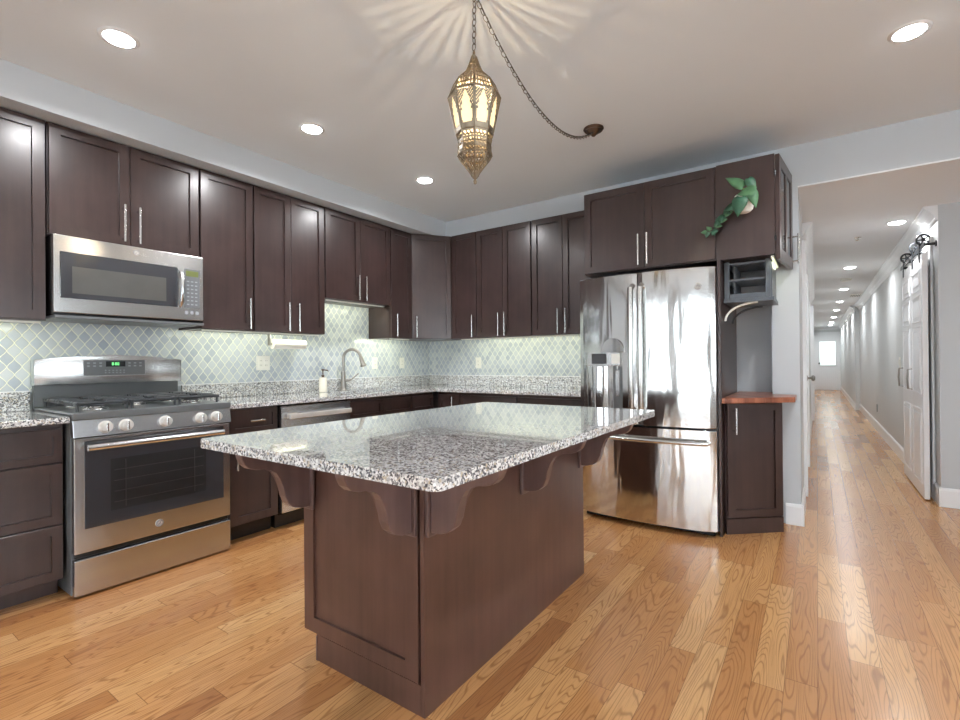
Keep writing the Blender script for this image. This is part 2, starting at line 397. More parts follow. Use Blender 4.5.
# hall walls
struct(MB().box(-0.22, -0.098, YW, 22.0, 0, ZH).build('wall_hall_left', 'wall_white'))
mb = MB()
OY0, OY1 = 5.40, 6.20     # closet doorway in the right hall wall
mb.box(0.78, 0.9, 5.09, OY0, 0, ZH); mb.box(0.78, 0.9, OY1, 22.0, 0, ZH); mb.box(0.78, 0.9, OY0, OY1, 2.04, ZH)
mb.box(0.70, 0.78, 13.6, 22.0, 0, ZH)
struct(mb.build('wall_hall_right', 'wall_white'))
struct(MB().box(0.7795, XR+0.1, 5.086, 5.0895, 0, ZH).build('wall_hall_front', 'wall'))
struct(MB().box(1.5, 1.55, 5.2, 6.6, 0, ZH).build('wall_closet', 'dark_closet'))
mb = MB(); mb.box(0.9, 1.5, 5.2, 5.21, 0, ZH); mb.box(0.9, 1.5, 6.6, 6.65, 0, ZH); struct(mb.build('wall_closet_side', 'dark_closet'))
mb = MB(); mb.box(-0.22, 0.9, 21.951, 22.1, 0, ZH)
struct(mb.build('wall_hall_end', 'wall_white'))
# right wall and rear wall with the guessed windows
def wall_x(y, holes, x0, x1, z1, name, mat):
    mb = MB(); xs = x0
    for a, b, c, d in holes:
        mb.box(xs, a, y-0.12, y, 0, z1); mb.box(a, b, y-0.12, y, 0, c); mb.box(a, b, y-0.12, y, d, z1); xs = b
    mb.box(xs, x1, y-0.12, y, 0, z1); struct(mb.build(name, mat))
wall_x(YB, WB, XW, XR, ZC, 'wall_rear', 'wall')
mb = MB(); ys = YB
for a, b, c, d in WR:
    mb.box(XR, XR+0.12, ys, a, 0, ZC); mb.box(XR, XR+0.12, a, b, 0, c); mb.box(XR, XR+0.12, a, b, d, ZC); ys = b
mb.box(XR, XR+0.12, ys, 5.2, 0, ZC); struct(mb.build('wall_right', 'wall'))
k = 0
for a, b, c, d in WB:
    k += 1; mb = MB(); t = 0.06
    for q in ((a+t, b-t, c, c+t), (a+t, b-t, d-t, d), (a, a+t, c, d), (b-t, b, c, d), *[(a+t+(b-a-2*t)*i/11-0.028, a+t+(b-a-2*t)*i/11+0.028, c+t, d-t) for i in range(1, 11)]): mb.box(q[0], q[1], YB-0.09, YB-0.03, q[2], q[3])  # close-set upright bars added to streak the fridge's reflections
    o = struct(mb.build('window_%d' % k, 'trim'))
    MB().box(a+t, b-t, YB-0.065, YB-0.06, c+t, d-t).build('glass_pane', 'glass', o)
for a, b, c, d in WR:
    k += 1; mb = MB(); t = 0.06
    for q in ((a+t, b-t, c, c+t), (a+t, b-t, d-t, d), (a, a+t, c, d), (b-t, b, c, d), ((a+b)/2-0.03, (a+b)/2+0.03, c+t, d-t)): mb.box(XR+0.03, XR+0.09, q[0], q[1], q[2], q[3])
    o = struct(mb.build('window_%d' % k, 'trim'))
    MB().box(XR+0.06, XR+0.065, a+t, b-t, c+t, d-t).build('glass_pane', 'glass', o)

# baseboards
def base_prof(h=0.145, t=0.016): return [(0, 0), (t, 0), (t, h-0.02), (t-0.006, h-0.006), (0.004, h), (0, h)]
def baseboard(name, p0, p1, nrm, h=0.145, t=0.016):
    p0, p1, nrm = Vector(p0), Vector(p1), Vector(nrm)
    pts = [p0 + nrm*a + Vector((0, 0, b)) for a, b in base_prof(h, t)]
    return struct(MB().prism(pts, p1-p0).build(name, 'trim'))
baseboard('baseboard_stub', (-0.19, YS, 0), (-0.082, YS, 0), (0, -1, 0))
baseboard('baseboard_stub_side', (-0.098, YS-0.016, 0), (-0.098, 4.55, 0), (1, 0, 0))
baseboard('baseboard_hall_left', (-0.098, 7.0, 0), (-0.098, 21.9, 0), (1, 0, 0))
baseboard('baseboard_hall_right', (0.78, 6.29, 0), (0.78, 13.6, 0), (-1, 0, 0))
baseboard('baseboard_hall_far', (0.70, 13.6, 0), (0.70, 21.9, 0), (-1, 0, 0))
baseboard('baseboard_hall_front', (0.764, 5.086, 0), (XR, 5.086, 0), (0, -1, 0))
baseboard('baseboard_hall_corner', (0.78, 5.074, 0), (0.78, 5.30, 0), (-1, 0, 0))
# crowns
def crown(name, p0, p1, nrm, s=0.085):
    p0, p1, nrm = Vector(p0), Vector(p1), Vector(nrm)
    pr = [(0, 0), (s, 0), (s, -0.012), (s*0.86, -0.02), (s*0.72, -0.035), (s*0.45, -0.055), (s*0.28, -0.08), (s*0.2, -0.088), (s*0.2, -0.1), (0.006, -0.112), (0, -0.112)]
    return struct(MB().prism([p0 + nrm*a + Vector((0, 0, b)) for a, b in pr], p1-p0).build(name, 'trim'))
crown('trim_crown_right', (0.78, 5.09, ZH), (0.78, 13.6, ZH), (-1, 0, 0))
crown('trim_crown_right_far', (0.70, 13.6, ZH), (0.70, 21.95, ZH), (-1, 0, 0))
crown('trim_crown_left', (-0.098, 5.05, ZH), (-0.098, 11.4, ZH), (1, 0, 0), 0.075)
crown('trim_crown_end', (-0.098, 21.95, ZH), (0.78, 21.95, ZH), (0, -1, 0))
# tiled backsplash
struct(MB().box(XW, XW+0.006, 0.1, YW, 1.0, 1.70).build('wall_tile_left', 'tile_y'))
struct(MB().box(XW+0.006, -1.40, YW-0.006, YW, 1.0, 1.40).build('wall_tile_back', 'tile_x'))
struct(MB().box(XW+0.004, XW+0.009, 0.1, YW-0.006, 1.0, 1.006).build('trim_tile_left', 'trim'))
struct(MB().box(XW+0.009, -1.40, YW-0.009, YW-0.004, 1.0, 1.006).build('trim_tile_back', 'trim'))
# far door
dx0, dx1 = -0.01, 0.79
d = struct(MB().box(dx0, dx1-0.11, 21.90, 21.945, 0.005, 2.04).build('door_1', 'trim'))
mb = MB(); wx0, wx1, wz0, wz1 = 0.08, 0.55, 0.92, 1.78
for q in ((wx0-0.04, wx1+0.04, wz0-0.04, wz0), (wx0-0.04, wx1+0.04, wz1, wz1+0.04), (wx0-0.04, wx0, wz0, wz1), (wx1, wx1+0.04, wz0, wz1)): mb.box(q[0], q[1], 21.87, 21.90, q[2], q[3])
mb.build('window_frame', 'trim', d)
M['daypane'] = emis('daylight_pane', (0.80, 1.0, 0.96), 0.95)
MB().box(wx0, wx1, 21.885, 21.899, wz0, wz1).build('window_pane', 'daypane', d)
mb = MB()
for i in range(9): mb.box(dx0+0.06+i*0.06, dx0+0.10+i*0.06, 21.892, 21.90, 0.12, 0.82, 0.003)
mb.build('board_panel', 'trim', d)
MB().lathe([(0.0, 0), (0.02, 0), (0.02, 0.04), (0.032, 0.05), (0.03, 0.075), (0.0, 0.08)], (dx0+0.08, 21.90, 0.98), '-y', 14, cap=False).build('knob', 'iron', d)
mb = MB(); mb.box(dx0-0.08, dx0, 21.86, 21.95, 0, 2.1); mb.box(dx1-0.11, dx1-0.02, 21.86, 21.95, 0, 2.1); mb.box(dx0-0.08, dx1-0.02, 21.86, 21.95, 2.04, 2.13)
struct(mb.build('trim_far_door', 'trim'))
# door in the left hall wall
d2 = struct(MB().box(-0.105, -0.088, 4.95, 6.20, 0.01, 2.05).build('door_2', 'trim'))
mb = MB()
for a, b in ((0.2, 0.85), (1.05, 1.95)): mb.box(-0.09, -0.082, 5.1, 5.5, a, b, 0.006); mb.box(-0.09, -0.082, 5.65, 6.05, a, b, 0.006)
mb.build('raised_panel', 'trim', d2)
mb = MB(); mb.lathe([(0, 0), (0.03, 0), (0.03, 0.006), (0.012, 0.01), (0.012, 0.035), (0.028, 0.045), (0.03, 0.062), (0.018, 0.072), (0, 0.073)], (-0.09, 6.0, 0.95), 'x', 16, cap=False)
mb.build('knob', 'chrome', d2, True)
mb = MB(); mb.box(-0.098, -0.072, 4.86, 4.95, 0, 2.14); mb.box(-0.098, -0.072, 6.20, 6.29, 0, 2.14); mb.box(-0.098, -0.072, 4.95, 6.20, 2.05, 2.14)
struct(mb.build('trim_left_door', 'trim'))
mb = MB(); mb.box(-0.098, -0.05, 10.9, 11.0, 0, 2.14); mb.box(-0.098, -0.05, 12.2, 12.3, 0, 2.14); mb.box(-0.098, -0.05, 11.0, 12.2, 2.05, 2.14)
struct(mb.build('trim_left_far_door', 'trim'))
struct(MB().box(-0.098, -0.09, 11.0, 12.2, 0.01, 2.05).build('door_3', 'trim'))
# casing of the closet opening
mb = MB(); mb.box(0.762, 0.78, 5.30, 5.40, 0, 2.13, 0.003); mb.box(0.762, 0.78, 6.2, 6.29, 0, 2.13); mb.box(0.762, 0.78, 5.4, 6.2, 2.04, 2.13)
mb.box(0.78, 0.9, 5.385, 5.40, 0, 2.04)
struct(mb.build('trim_closet', 'trim'))

# ================================================================== CABINETS
HA = Vector((1, 0, 0))
def cabinet(name, label, org, U, width, z0, z1, depth, fronts, toe=None, body_mat='wood', group=None, crop=None, front_mat='wood'):
    """fronts: list of dict(kind,u0,u1,z0,z1,h) in local coordinates; h = list of (u,z,len,orient)"""
    F = frame((org[0], org[1], 0), U)
    t = thing(name, label, 'cabinet', F @ Vector((width/2, -depth/2, z0)), group)
    mb = MB()
    if toe:
        mb.box(0, width, -depth, -0.001, z0+toe, z1)
        mb.build('body', body_mat, t, frame=F)
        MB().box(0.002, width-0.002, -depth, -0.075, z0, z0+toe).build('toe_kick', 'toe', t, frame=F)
    else:
        mb.box(0, width, -depth, -0.001, z0, z1).build('body', body_mat, t, frame=F)
    for f in fronts:
        fr = f.get('fr', 0.072)
        o = shaker(f['u0'], f['u1'], f['z0'], f['z1'], fr=fr).build(f['kind'], front_mat, t, frame=F)
        for (hu, hz, L, orient) in f.get('h', []):
            if orient == 'v': hb = bar_handle((hu, 0.02, hz), (hu, 0.02, hz+L), (0, 1, 0))
            else: hb = bar_handle((hu, 0.02, hz), (hu+L, 0.02, hz), (0, 1, 0))
            hb.build('handle', 'steel_h', o, True, frame=F)
    return t
g = 0.002
XU, XBF = -3.351, -3.07      # body front planes of wall A uppers / bases (fronts add 2 cm)
DU = 0.295
def upA(label, y0, y1, z0, splits, handles, hz, group='espresso wall cabinets on the range wall'):
    w = y1-y0; e = [0]+[s-y0 for s in splits]+[w]; fr = []
    for i in range(len(e)-1):
        a = e[i]+(0.004 if i == 0 else 0.0015); b = e[i+1]-(0.004 if i == len(e)-2 else 0.0015)
        fr.append(dict(kind='door', u0=a, u1=b, z0=z0+0.003, z1=2.436, h=[(h-y0, hz, 0.215, 'v') for h in handles if a < h-y0 < b]))
    return cabinet('wall_cabinet', label, (XU, y0, 0), (0, 1, 0), w, z0, 2.442, DU, fr, group=group)
upA('tall espresso wall cabinet cut off by the left edge, beside the microwave', 0.187, 0.792, 1.383, [], [0.24], 1.40)
upA('short two-door espresso wall cabinet directly above the microwave', 0.799, 1.560, 1.845, [1.171], [1.133, 1.209], 1.862)
upA('single-door espresso wall cabinet just right of the microwave', 1.565, 1.930, 1.383, [], [1.888], 1.395)
upA('tall two-door espresso wall cabinet above the paper towel roll', 1.935, 2.545, 1.383, [2.234], [2.196, 2.282], 1.395)
upA('short two-door espresso wall cabinet above the faucet', 2.550, 3.294, 1.686, [2.922], [2.883, 2.964], 1.70)
upA('narrow espresso wall cabinet between the sink and the corner cabinet', 3.298, 3.588, 1.383, [], [3.345], 1.395)
# diagonal corner
P1, P2 = Vector((-3.345, 3.592, 0)), Vector((-3.094, 3.915, 0))
Ud = (P2-P1).normalized(); wd = (P2-P1).length; Fd = frame((P1.x, P1.y, 0), Ud)
t = thing('corner_wall_cabinet', 'lighter diagonal espresso cabinet in the corner of the two walls', 'cabinet', (-3.45, 3.95, 1.383))
MB().prism([(-3.65, 3.592, 1.383), (-3.352, 3.592, 1.383), (-3.099, 3.918, 1.383), (-3.099, 4.198, 1.383), (-3.65, 4.198, 1.383)], (0, 0, 1.059)).build('body', 'wood', t)
o = shaker(0.004, wd-0.004, 1.386, 2.436, t=0.018).build('door', 'wood', t, frame=Fd)
bar_handle((0.045, 0.018, 1.395), (0.045, 0.018, 1.61), (0, 1, 0)).build('handle', 'steel_h', o, True, frame=Fd)
YU = 3.921
def upB(label, x0, x1, splits, handles):
    w = x1-x0; e = [0]+[s-x0 for s in splits]+[w]; fr = []
    for i in range(len(e)-1):
        a = e[i]+(0.004 if i == 0 else 0.0015); b = e[i+1]-(0.004 if i == len(e)-2 else 0.0015)
        fr.append(dict(kind='door', u0=a, u1=b, z0=1.386, z1=2.436, h=[(h-x0, 1.395, 0.215, 'v') for h in handles if a < h-x0 < b]))
    return cabinet('wall_cabinet', label, (x0, YU, 0), (1, 0, 0), w, 1.383, 2.442 if False else 2.42, 0.275, fr, group='espresso wall cabinets on the fridge wall')
for o_ in (0,):
    upB('narrow single-door espresso wall cabinet just right of the diagonal corner one', -3.080, -2.768, [], [-2.80])
    upB('middle two-door espresso wall cabinet of the fridge wall', -2.764, -2.150, [-2.458], [-2.494, -2.424])
    upB('two-door espresso wall cabinet touching the cabinet over the refrigerator', -2.146, -1.520, [-1.835], [-1.872, -1.798])

# ---- base cabinets, wall A
ZB = 0.863
def fronts_door_drawer(w, hu):
    return [dict(kind='drawer', u0=0.004, u1=w-0.004, z0=0.70, z1=0.852, fr=0.045, h=[(w/2-0.05, 0.776, 0.10, 'h')]),
            dict(kind='door', u0=0.004, u1=w-0.004, z0=0.115, z1=0.694, h=[(hu, 0.47, 0.2, 'v')])]
cabinet('base_cabinet', 'three-drawer espresso base cabinet left of the range', (-3.095, 0.20, 0), (0, 1, 0), 0.592, 0, ZB, 0.55,
        [dict(kind='drawer', u0=0.004, u1=0.588, z0=a, z1=b, fr=f) for a, b, f in ((0.672, 0.835, 0.05), (0.367, 0.664, 0.062), (0.095, 0.359, 0.062))], toe=0.09)
for o in [k for k in bpy.data.objects if k.name.startswith('toe_kick')]: o.data.materials[0] = M['wood']
# pull for each drawer of that cabinet (centre of the cabinet, at the picture's left edge)
cabinet('base_cabinet', 'espresso base cabinet with drawer and door between range and dishwasher', (XBF, 1.60, 0), (0, 1, 0), 0.335, 0, ZB, 0.57, fronts_door_drawer(0.335, 0.035), toe=0.11)
cabinet('base_cabinet', 'espresso sink base cabinet with two false drawer fronts below the faucet', (XBF, 2.556, 0), (0, 1, 0), 0.712, 0, ZB, 0.57,
        [dict(kind='drawer', u0=0.004, u1=0.354, z0=0.70, z1=0.835, fr=0.045), dict(kind='drawer', u0=0.358, u1=0.708, z0=0.70, z1=0.835, fr=0.045),
         dict(kind='door', u0=0.004, u1=0.354, z0=0.115, z1=0.694, h=[(0.32, 0.47, 0.2, 'v')]), dict(kind='door', u0=0.358, u1=0.708, z0=0.115, z1=0.694, h=[(0.39, 0.47, 0.2, 'v')])], toe=0.11)
cabinet('base_cabinet', 'narrow espresso base cabinet right of the sink base, in the corner', (XBF, 3.272, 0), (0, 1, 0), 0.31, 0, ZB, 0.57,
        [dict(kind='drawer', u0=0.004, u1=0.30, z0=0.70, z1=0.835, fr=0.045), dict(kind='door', u0=0.004, u1=0.30, z0=0.115, z1=0.694)], toe=0.11)
YBF = 3.645
def baseB(label, x0, x1, h):
    w = x1-x0
    fr = [dict(kind='door' if h else 'drawer', u0=0.004, u1=w-0.004, z0=0.115 if h else 0.70, z1=0.835, fr=0.06 if h else 0.045, h=h)]
    if not h: fr.append(dict(kind='door', u0=0.004, u1=w-0.004, z0=0.115, z1=0.694))
    cabinet('base_cabinet', label, (x0, YBF, 0), (1, 0, 0), w, 0, ZB, 0.55, fr, toe=0.11)
baseB('short espresso base cabinet with upright bar handle at the corner of the fridge wall', -3.04, -2.772, [(0.20, 0.62, 0.2, 'v')])
baseB('espresso base cabinet in the middle under the fridge wall counter', -2.768, -2.150, [])
baseB('espresso base cabinet under the counter right beside the refrigerator', -2.146, -1.50, [])

# ---- countertops
mb = MB(); mb.box(-3.645, -3.0, 0.185, 0.798, 0.865, 0.895, 0.004, 2)
ct = tag(mb.build('countertop', 'granite'), 'short speckled granite counter left of the range', 'countertop')
MB().box(-3.654, -3.634, 0.185, 0.790, 0.896, 1.0, 0.002).build('backsplash_slab', 'granite', ct)
mb = MB()
sx0, sx1, sy0, sy1 = -3.50, -3.11, 2.62, 3.25
mb.box(-3.65, sx0, 1.580, 4.2, 0.865, 0.895); mb.box(sx1, -3.0, 1.580, 3.557, 0.865, 0.895, 0.003)
mb.box(sx0, sx1, 1.580, sy0, 0.865, 0.895); mb.box(sx0, sx1, sy1, 4.2, 0.865, 0.895); mb.box(sx1, -1.475, 3.557, 4.2, 0.865, 0.895, 0.003)
ct = tag(mb.build('countertop', 'granite'), 'long L-shaped speckled granite counter running from range past sink to refrigerator', 'countertop')
MB().box(-3.654, -3.634, 1.580, 4.198, 0.896, 1.0, 0.002).build('backsplash_slab', 'granite', ct)
MB().box(-3.633, -1.475, 4.184, 4.203, 0.896, 1.0, 0.002).build('backsplash_slab', 'granite', ct)
# sink
mb = MB(); sb = 0.70
mb.box(sx0-0.01, sx0, sy0, sy1, sb, 0.864); mb.box(sx1, sx1+0.01, sy0, sy1, sb, 0.864); mb.box(sx0, sx1, sy0-0.01, sy0, sb, 0.864); mb.box(sx0, sx1, sy1, sy1+0.01, sb, 0.864); mb.box(sx0, sx1, sy0, sy1, sb-0.01, sb)
sk = tag(mb.build('sink', 'steel'), 'undermount stainless steel sink set into the granite counter', 'sink')
MB().lathe([(0, 0), (0.045, 0), (0.045, 0.003), (0.0, 0.004)], ((sx0+sx1)/2, (sy0+sy1)/2, sb), 'z', 24, cap=False).build('drain', 'chrome', sk)
# open up the sink base cabinet body for the basin
sbb = [o for o in bpy.data.objects if o.name.startswith('body') and o.parent and 'sink base' in o.parent['label']][0]
bmx = MB(); F_ = frame((XBF, 2.556, 0), (0, 1, 0)); d0 = 0.57
for q in ((0, 0.018, -d0, -0.001, 0.11, ZB), (0.694, 0.712, -d0, -0.001, 0.11, ZB), (0.018, 0.694, -d0, -d0+0.012, 0.11, ZB), (0.018, 0.694, -0.02, -0.001, 0.11, ZB), (0.018, 0.694, -d0+0.012, -0.02, 0.11, 0.13)): bmx.box(*q)
par = sbb.parent; old = sbb; nm = bmx.build('body_tmp', 'wood', par, frame=F_); old.data = nm.data; bpy.data.objects.remove(nm)
# faucet
fx, fy = -3.575, 2.925
t = thing('faucet', 'brushed nickel gooseneck pull-down faucet behind the sink', 'faucet', (fx, fy, 0.895))
MB().lathe([(0.034, 0), (0.034, 0.006), (0.027, 0.014), (0.025, 0.03), (0.022, 0.10), (0.018, 0.17), (0.014, 0.175)], (fx, fy, 0.895), 'z', 24).build('base', 'chrome', t, True)
dv = Vector((0.90, 0.43, 0)).normalized(); pts = [Vector((fx, fy, 1.06))]
Rn = 0.085; zc = 1.185
pts.append(Vector((fx, fy, zc)))
for i in range(1, 15): a = PI*i/14*0.93; pts.append(Vector((fx, fy, zc)) + dv*(Rn-Rn*math.cos(a)) + Vector((0, 0, Rn*math.sin(a))))
MB().tube(pts, 0.0135, 14).build('spout', 'chrome', t, True)
e = pts[-1]; dn = (pts[-1]-pts[-2]).normalized()
MB().tube([e, e+dn*0.02, e+dn*0.06, e+dn*0.088, e+dn*0.095], [0.016, 0.018, 0.021, 0.029, 0.024], 16).build('spray_head', 'chrome', t, True)
MB().tube([(fx, fy, 0.985), (fx+0.022, fy+0.024, 0.985), (fx+0.04, fy+0.05, 0.99), (fx+0.075, fy+0.085, 1.03), (fx+0.09, fy+0.10, 1.05)], [0.013, 0.011, 0.006, 0.005, 0.006], 12).build('lever', 'chrome', t, True)
# soap dispenser
t = thing('soap_dispenser', 'cream ceramic soap dispenser with dark pump beside the faucet', 'soap dispenser', (-3.52, 2.66, 0.895))
MB().lathe([(0.03, 0), (0.034, 0.004), (0.034, 0.118), (0.03, 0.126), (0.012, 0.129)], (-3.52, 2.66, 0.895), 'z', 28).build('bottle', 'ceramic', t, True)
MB().lathe([(0.012, 0.129), (0.013, 0.15), (0.005, 0.152), (0.005, 0.185), (0.011, 0.187), (0.011, 0.20), (0.004, 0.203)], (-3.52, 2.66, 0.895), 'z', 18).tube([(-3.52, 2.66, 1.088), (-3.475, 2.67, 1.086), (-3.465, 2.672, 1.078)], 0.005, 10).build('pump', 'bronze', t, True)
# paper towel
t = thing('paper_towel_holder', 'paper towel roll on a steel bracket hung under the wall cabinet', 'paper towel holder', (-3.45, 2.28, 1.30))
mb = MB(); mb.cyl((-3.45, 2.115, 1.297), (-3.45, 2.455, 1.297), 0.006, 12); mb.box(-3.47, -3.43, 2.117, 2.123, 1.285, 1.380, 0.002); mb.box(-3.47, -3.43, 2.117, 2.20, 1.374, 1.380)
mb.build('bracket', 'chrome', t, True)
MB().lathe([(0.018, 0), (0.037, 0), (0.037, 0.285), (0.018, 0.285)], (-3.45, 2.142, 1.297), 'y', 32).build('paper_roll', 'paper', t, True)

# outlets
def outlet(label, org, U, n=1):
    F = frame(org, U); w = 0.072 if n == 1 else 0.116
    t = thing('wall_outlet', label, 'outlet', org, 'white outlet plates on the tiled backsplash')
    MB().box(-w/2, w/2, 0, 0.006, -0.058, 0.058, 0.0025, 2).build('cover_plate', 'white', t, frame=F)
    for i in range(n):
        uc = 0 if n == 1 else (-0.023 + 0.046*i)
        mb = MB()
        mb.box(uc-0.017, uc+0.017, 0.006, 0.009, -0.035, 0.035, 0.001)
        mb.build('socket', 'white', t, frame=F)
        for zc in (-0.018, 0.018):
            for du in (-0.007, 0.005): MB().box(uc+du, uc+du+0.002, 0.0085, 0.0095, zc-0.004, zc+0.006).build('slot', 'slot', t, frame=F)
outlet('double-width white outlet plate below the paper towel roll', (XW+0.006, 2.19, 1.152), (0, 1, 0), 2)
outlet('white outlet plate just right of the faucet on the tiles', (XW+0.006, 3.378, 1.144), (0, 1, 0))
outlet('white outlet plate on the left tiled wall nearest the corner', (XW+0.006, 3.765, 1.142), (0, 1, 0))
outlet('white outlet plate on the tiled wall beside the refrigerator, right of the corner', (-2.957, YW-0.006, 1.135), (1, 0, 0))

# under-cabinet LED bars
def led_bar(label, p0, p1, power, down=False):
    p0, p1 = Vector(p0), Vector(p1); c = (p0+p1)/2; L = (p1-p0).length; along_y = abs((p1-p0).y) > abs((p1-p0).x)
    t = thing('under_cabinet_light', label, 'light', c, 'under-cabinet light bars')
    h = (0.009, L/2) if along_y else (L/2, 0.009)
    MB().box(c.x-h[0], c.x+h[0], c.y-h[1], c.y+h[1], c.z-0.004, c.z+0.006).build('housing', 'white', t)
    l = bpy.data.lights.new('led_light', 'AREA'); l.shape = 'RECTANGLE'; l.size = 0.02 if along_y else L; l.size_y = L if along_y else 0.02
    l.energy = power; l.color = (0.98, 1.0, 0.74)
    o = bpy.data.objects.new('led_light', l); C.objects.link(o); o.parent = t; o.location = (0, 0, -0.012)
    if down: MB().box(c.x-h[0]+0.003, c.x+h[0]-0.003, c.y-h[1]+0.01, c.y+h[1]-0.01, c.z-0.006, c.z-0.004).build('diffuser', 'led', t)
    elif along_y:     # these bars throw their light back onto the tiles
        MB().box(c.x-h[0]-0.002, c.x-h[0], c.y-h[1]+0.01, c.y+h[1]-0.01, c.z-0.003, c.z+0.004).build('diffuser', 'led', t)
        o.rotation_euler = (0, math.radians(40), 0)
    else:
        MB().box(c.x-h[0]+0.01, c.x+h[0]-0.01, c.y+h[1], c.y+h[1]+0.002, c.z-0.003, c.z+0.004).build('diffuser', 'led', t)
        o.rotation_euler = (math.radians(40), 0, 0)
zl = 1.375
led_bar('light bar under the leftmost wall cabinet', (-3.395, 0.22, zl), (-3.395, 0.78, zl), LED_W*0.9)
led_bar('light bar under the cabinets right of the microwave', (-3.395, 1.60, zl), (-3.395, 2.52, zl), LED_W*1.3)
led_bar('light bar under the short cabinet over the faucet', (-3.395, 2.60, 1.678), (-3.395, 3.26, 1.678), LED_W*1.2)
led_bar('light bar under the corner cabinet', (-3.395, 3.34, zl), (-3.395, 3.60, zl), LED_W)
led_bar('light bar under the fridge wall cabinets', (-3.0, 3.965, zl), (-1.56, 3.965, zl), LED_W*1.7)

# ================================================================== RANGE
ry0, ry1 = 0.803, 1.572; rc = (ry0+ry1)/2; rxf = -2.985
t = thing('range', 'stainless steel gas range with five burners and front knobs', 'range', (-3.3, rc, 0))
MB().box(-3.63, -3.02, ry0, ry1, 0.012, 0.895, 0.003).build('body', 'grey_enamel', t)
MB().box(-3.655, -3.005, ry0-0.002, ry1+0.002, 0.896, 0.912, 0.006, 2).build('cooktop', 'grey_enamel', t)
# front rail of cooktop
MB().box(-3.02, -2.975, ry0-0.001, ry1+0.001, 0.875, 0.912, 0.006, 2).build('front_rail', 'grey_enamel', t)
MB().prism([(-3.02, ry0, 0.79), (-2.972, ry0, 0.792), (-2.985, ry0, 0.874), (-3.02, ry0, 0.874)], (0, ry1-ry0, 0), 0.002, 1).build('control_panel', 'steel', t)
for ky in (0.931, 1.021, 1.206, 1.392, 1.480):
    kb = MB().lathe([(0.030, 0), (0.031, 0.008), (0.027, 0.010), (0.026, 0.032), (0.023, 0.036), (0, 0.0365)], (-2.979, ky, 0.834), 'x', 28, cap=False).build('knob', 'knob', t, True)
    MB().box(-2.947, -2.936, ky-0.0045, ky+0.0045, 0.812, 0.856, 0.002).build('grip', 'steel_bright', kb)
# oven door
dr = MB().box(-3.02, rxf, ry0+0.003, ry1-0.003, 0.218, 0.786, 0.005, 2).build('oven_door', 'steel', t)
MB().box(rxf-0.001, rxf+0.003, 0.848, 1.528, 0.335, 0.770, 0.0015).build('glass_panel', 'glass_dark', dr)
MB().box(rxf+0.0025, rxf+0.0036, 0.955, 1.425, 0.40, 0.665).build('inner_window', 'glass_inner', dr)
mb = MB()
for i in range(4): mb.box(rxf+0.0034, rxf+0.0040, 0.97, 1.41, 0.44+i*0.055, 0.4425+i*0.055)
mb.box(rxf+0.0034, rxf+0.0040, 1.02, 1.023, 0.41, 0.655); mb.box(rxf+0.0034, rxf+0.0040, 1.36, 1.363, 0.41, 0.655)
mb.build('oven_rack', 'rack_dim', dr)
mb = MB(); mb.tube([(-2.925, 0.846, 0.742), (-2.925, 1.502, 0.742)], 0.0155, 18)
mb.box(-2.985, -2.925, 0.862, 0.886, 0.733, 0.751, 0.003); mb.box(-2.985, -2.925, 1.462, 1.486, 0.733, 0.751, 0.003)
mb.build('handle', 'steel_bright', dr, True)
def badge(parent, c, axis, r=0.017, mono='plastic_grey', disc='knob'):
    o = MB().lathe([(0, 0), (r, 0), (r, 0.002), (r*0.93, 0.003), (0, 0.003)], c, axis, 24, cap=False).build('badge', disc, parent)
    c = Vector(c); mb = MB(); n = {'x': Vector((1, 0, 0)), '-y': Vector((0, -1, 0))}[axis]; u = {'x': Vector((0, 1, 0)), '-y': Vector((1, 0, 0))}[axis]
    cc = c+n*0.0032; mb.torus(cc, r*0.82, r*0.12, u, (0, 0, 1), 24, 5)
    # monogram scripts G and E
    def crv(pts): mb.tube([cc + u*(a*r) + Vector((0, 0, b*r)) for a, b in pts], r*0.07, 6)
    crv([(-0.06, 0.42), (-0.3, 0.52), (-0.52, 0.25), (-0.5, -0.12), (-0.3, -0.3), (-0.08, -0.18), (-0.08, 0.06), (-0.3, 0.06)])
    crv([(-0.08, -0.1), (-0.1, -0.4), (-0.3, -0.55), (-0.45, -0.42)])
    crv([(0.48, 0.35), (0.3, 0.5), (0.12, 0.36), (0.2, 0.08), (0.36, 0.04), (0.14, 0.0), (0.08, -0.3), (0.3, -0.46), (0.52, -0.28)])
    mb.build('monogram', mono, o)
badge(dr, (rxf, 1.178, 0.276), 'x', 0.02)
MB().box(-3.02, rxf+0.002, ry0+0.003, ry1-0.003, 0.010, 0.190, 0.006, 2).build('storage_drawer', 'steel', t)
MB().box(-3.025, -3.005, ry0+0.01, ry1-0.01, 0.194, 0.222).build('drawer_gap', 'black', t)
for a in (ry0+0.04, ry1-0.04):
    for b in (-3.58, -3.06): MB().cyl((b, a, 0.0), (b, a, 0.012), 0.015, 12).build('leveling_foot', 'black', t)
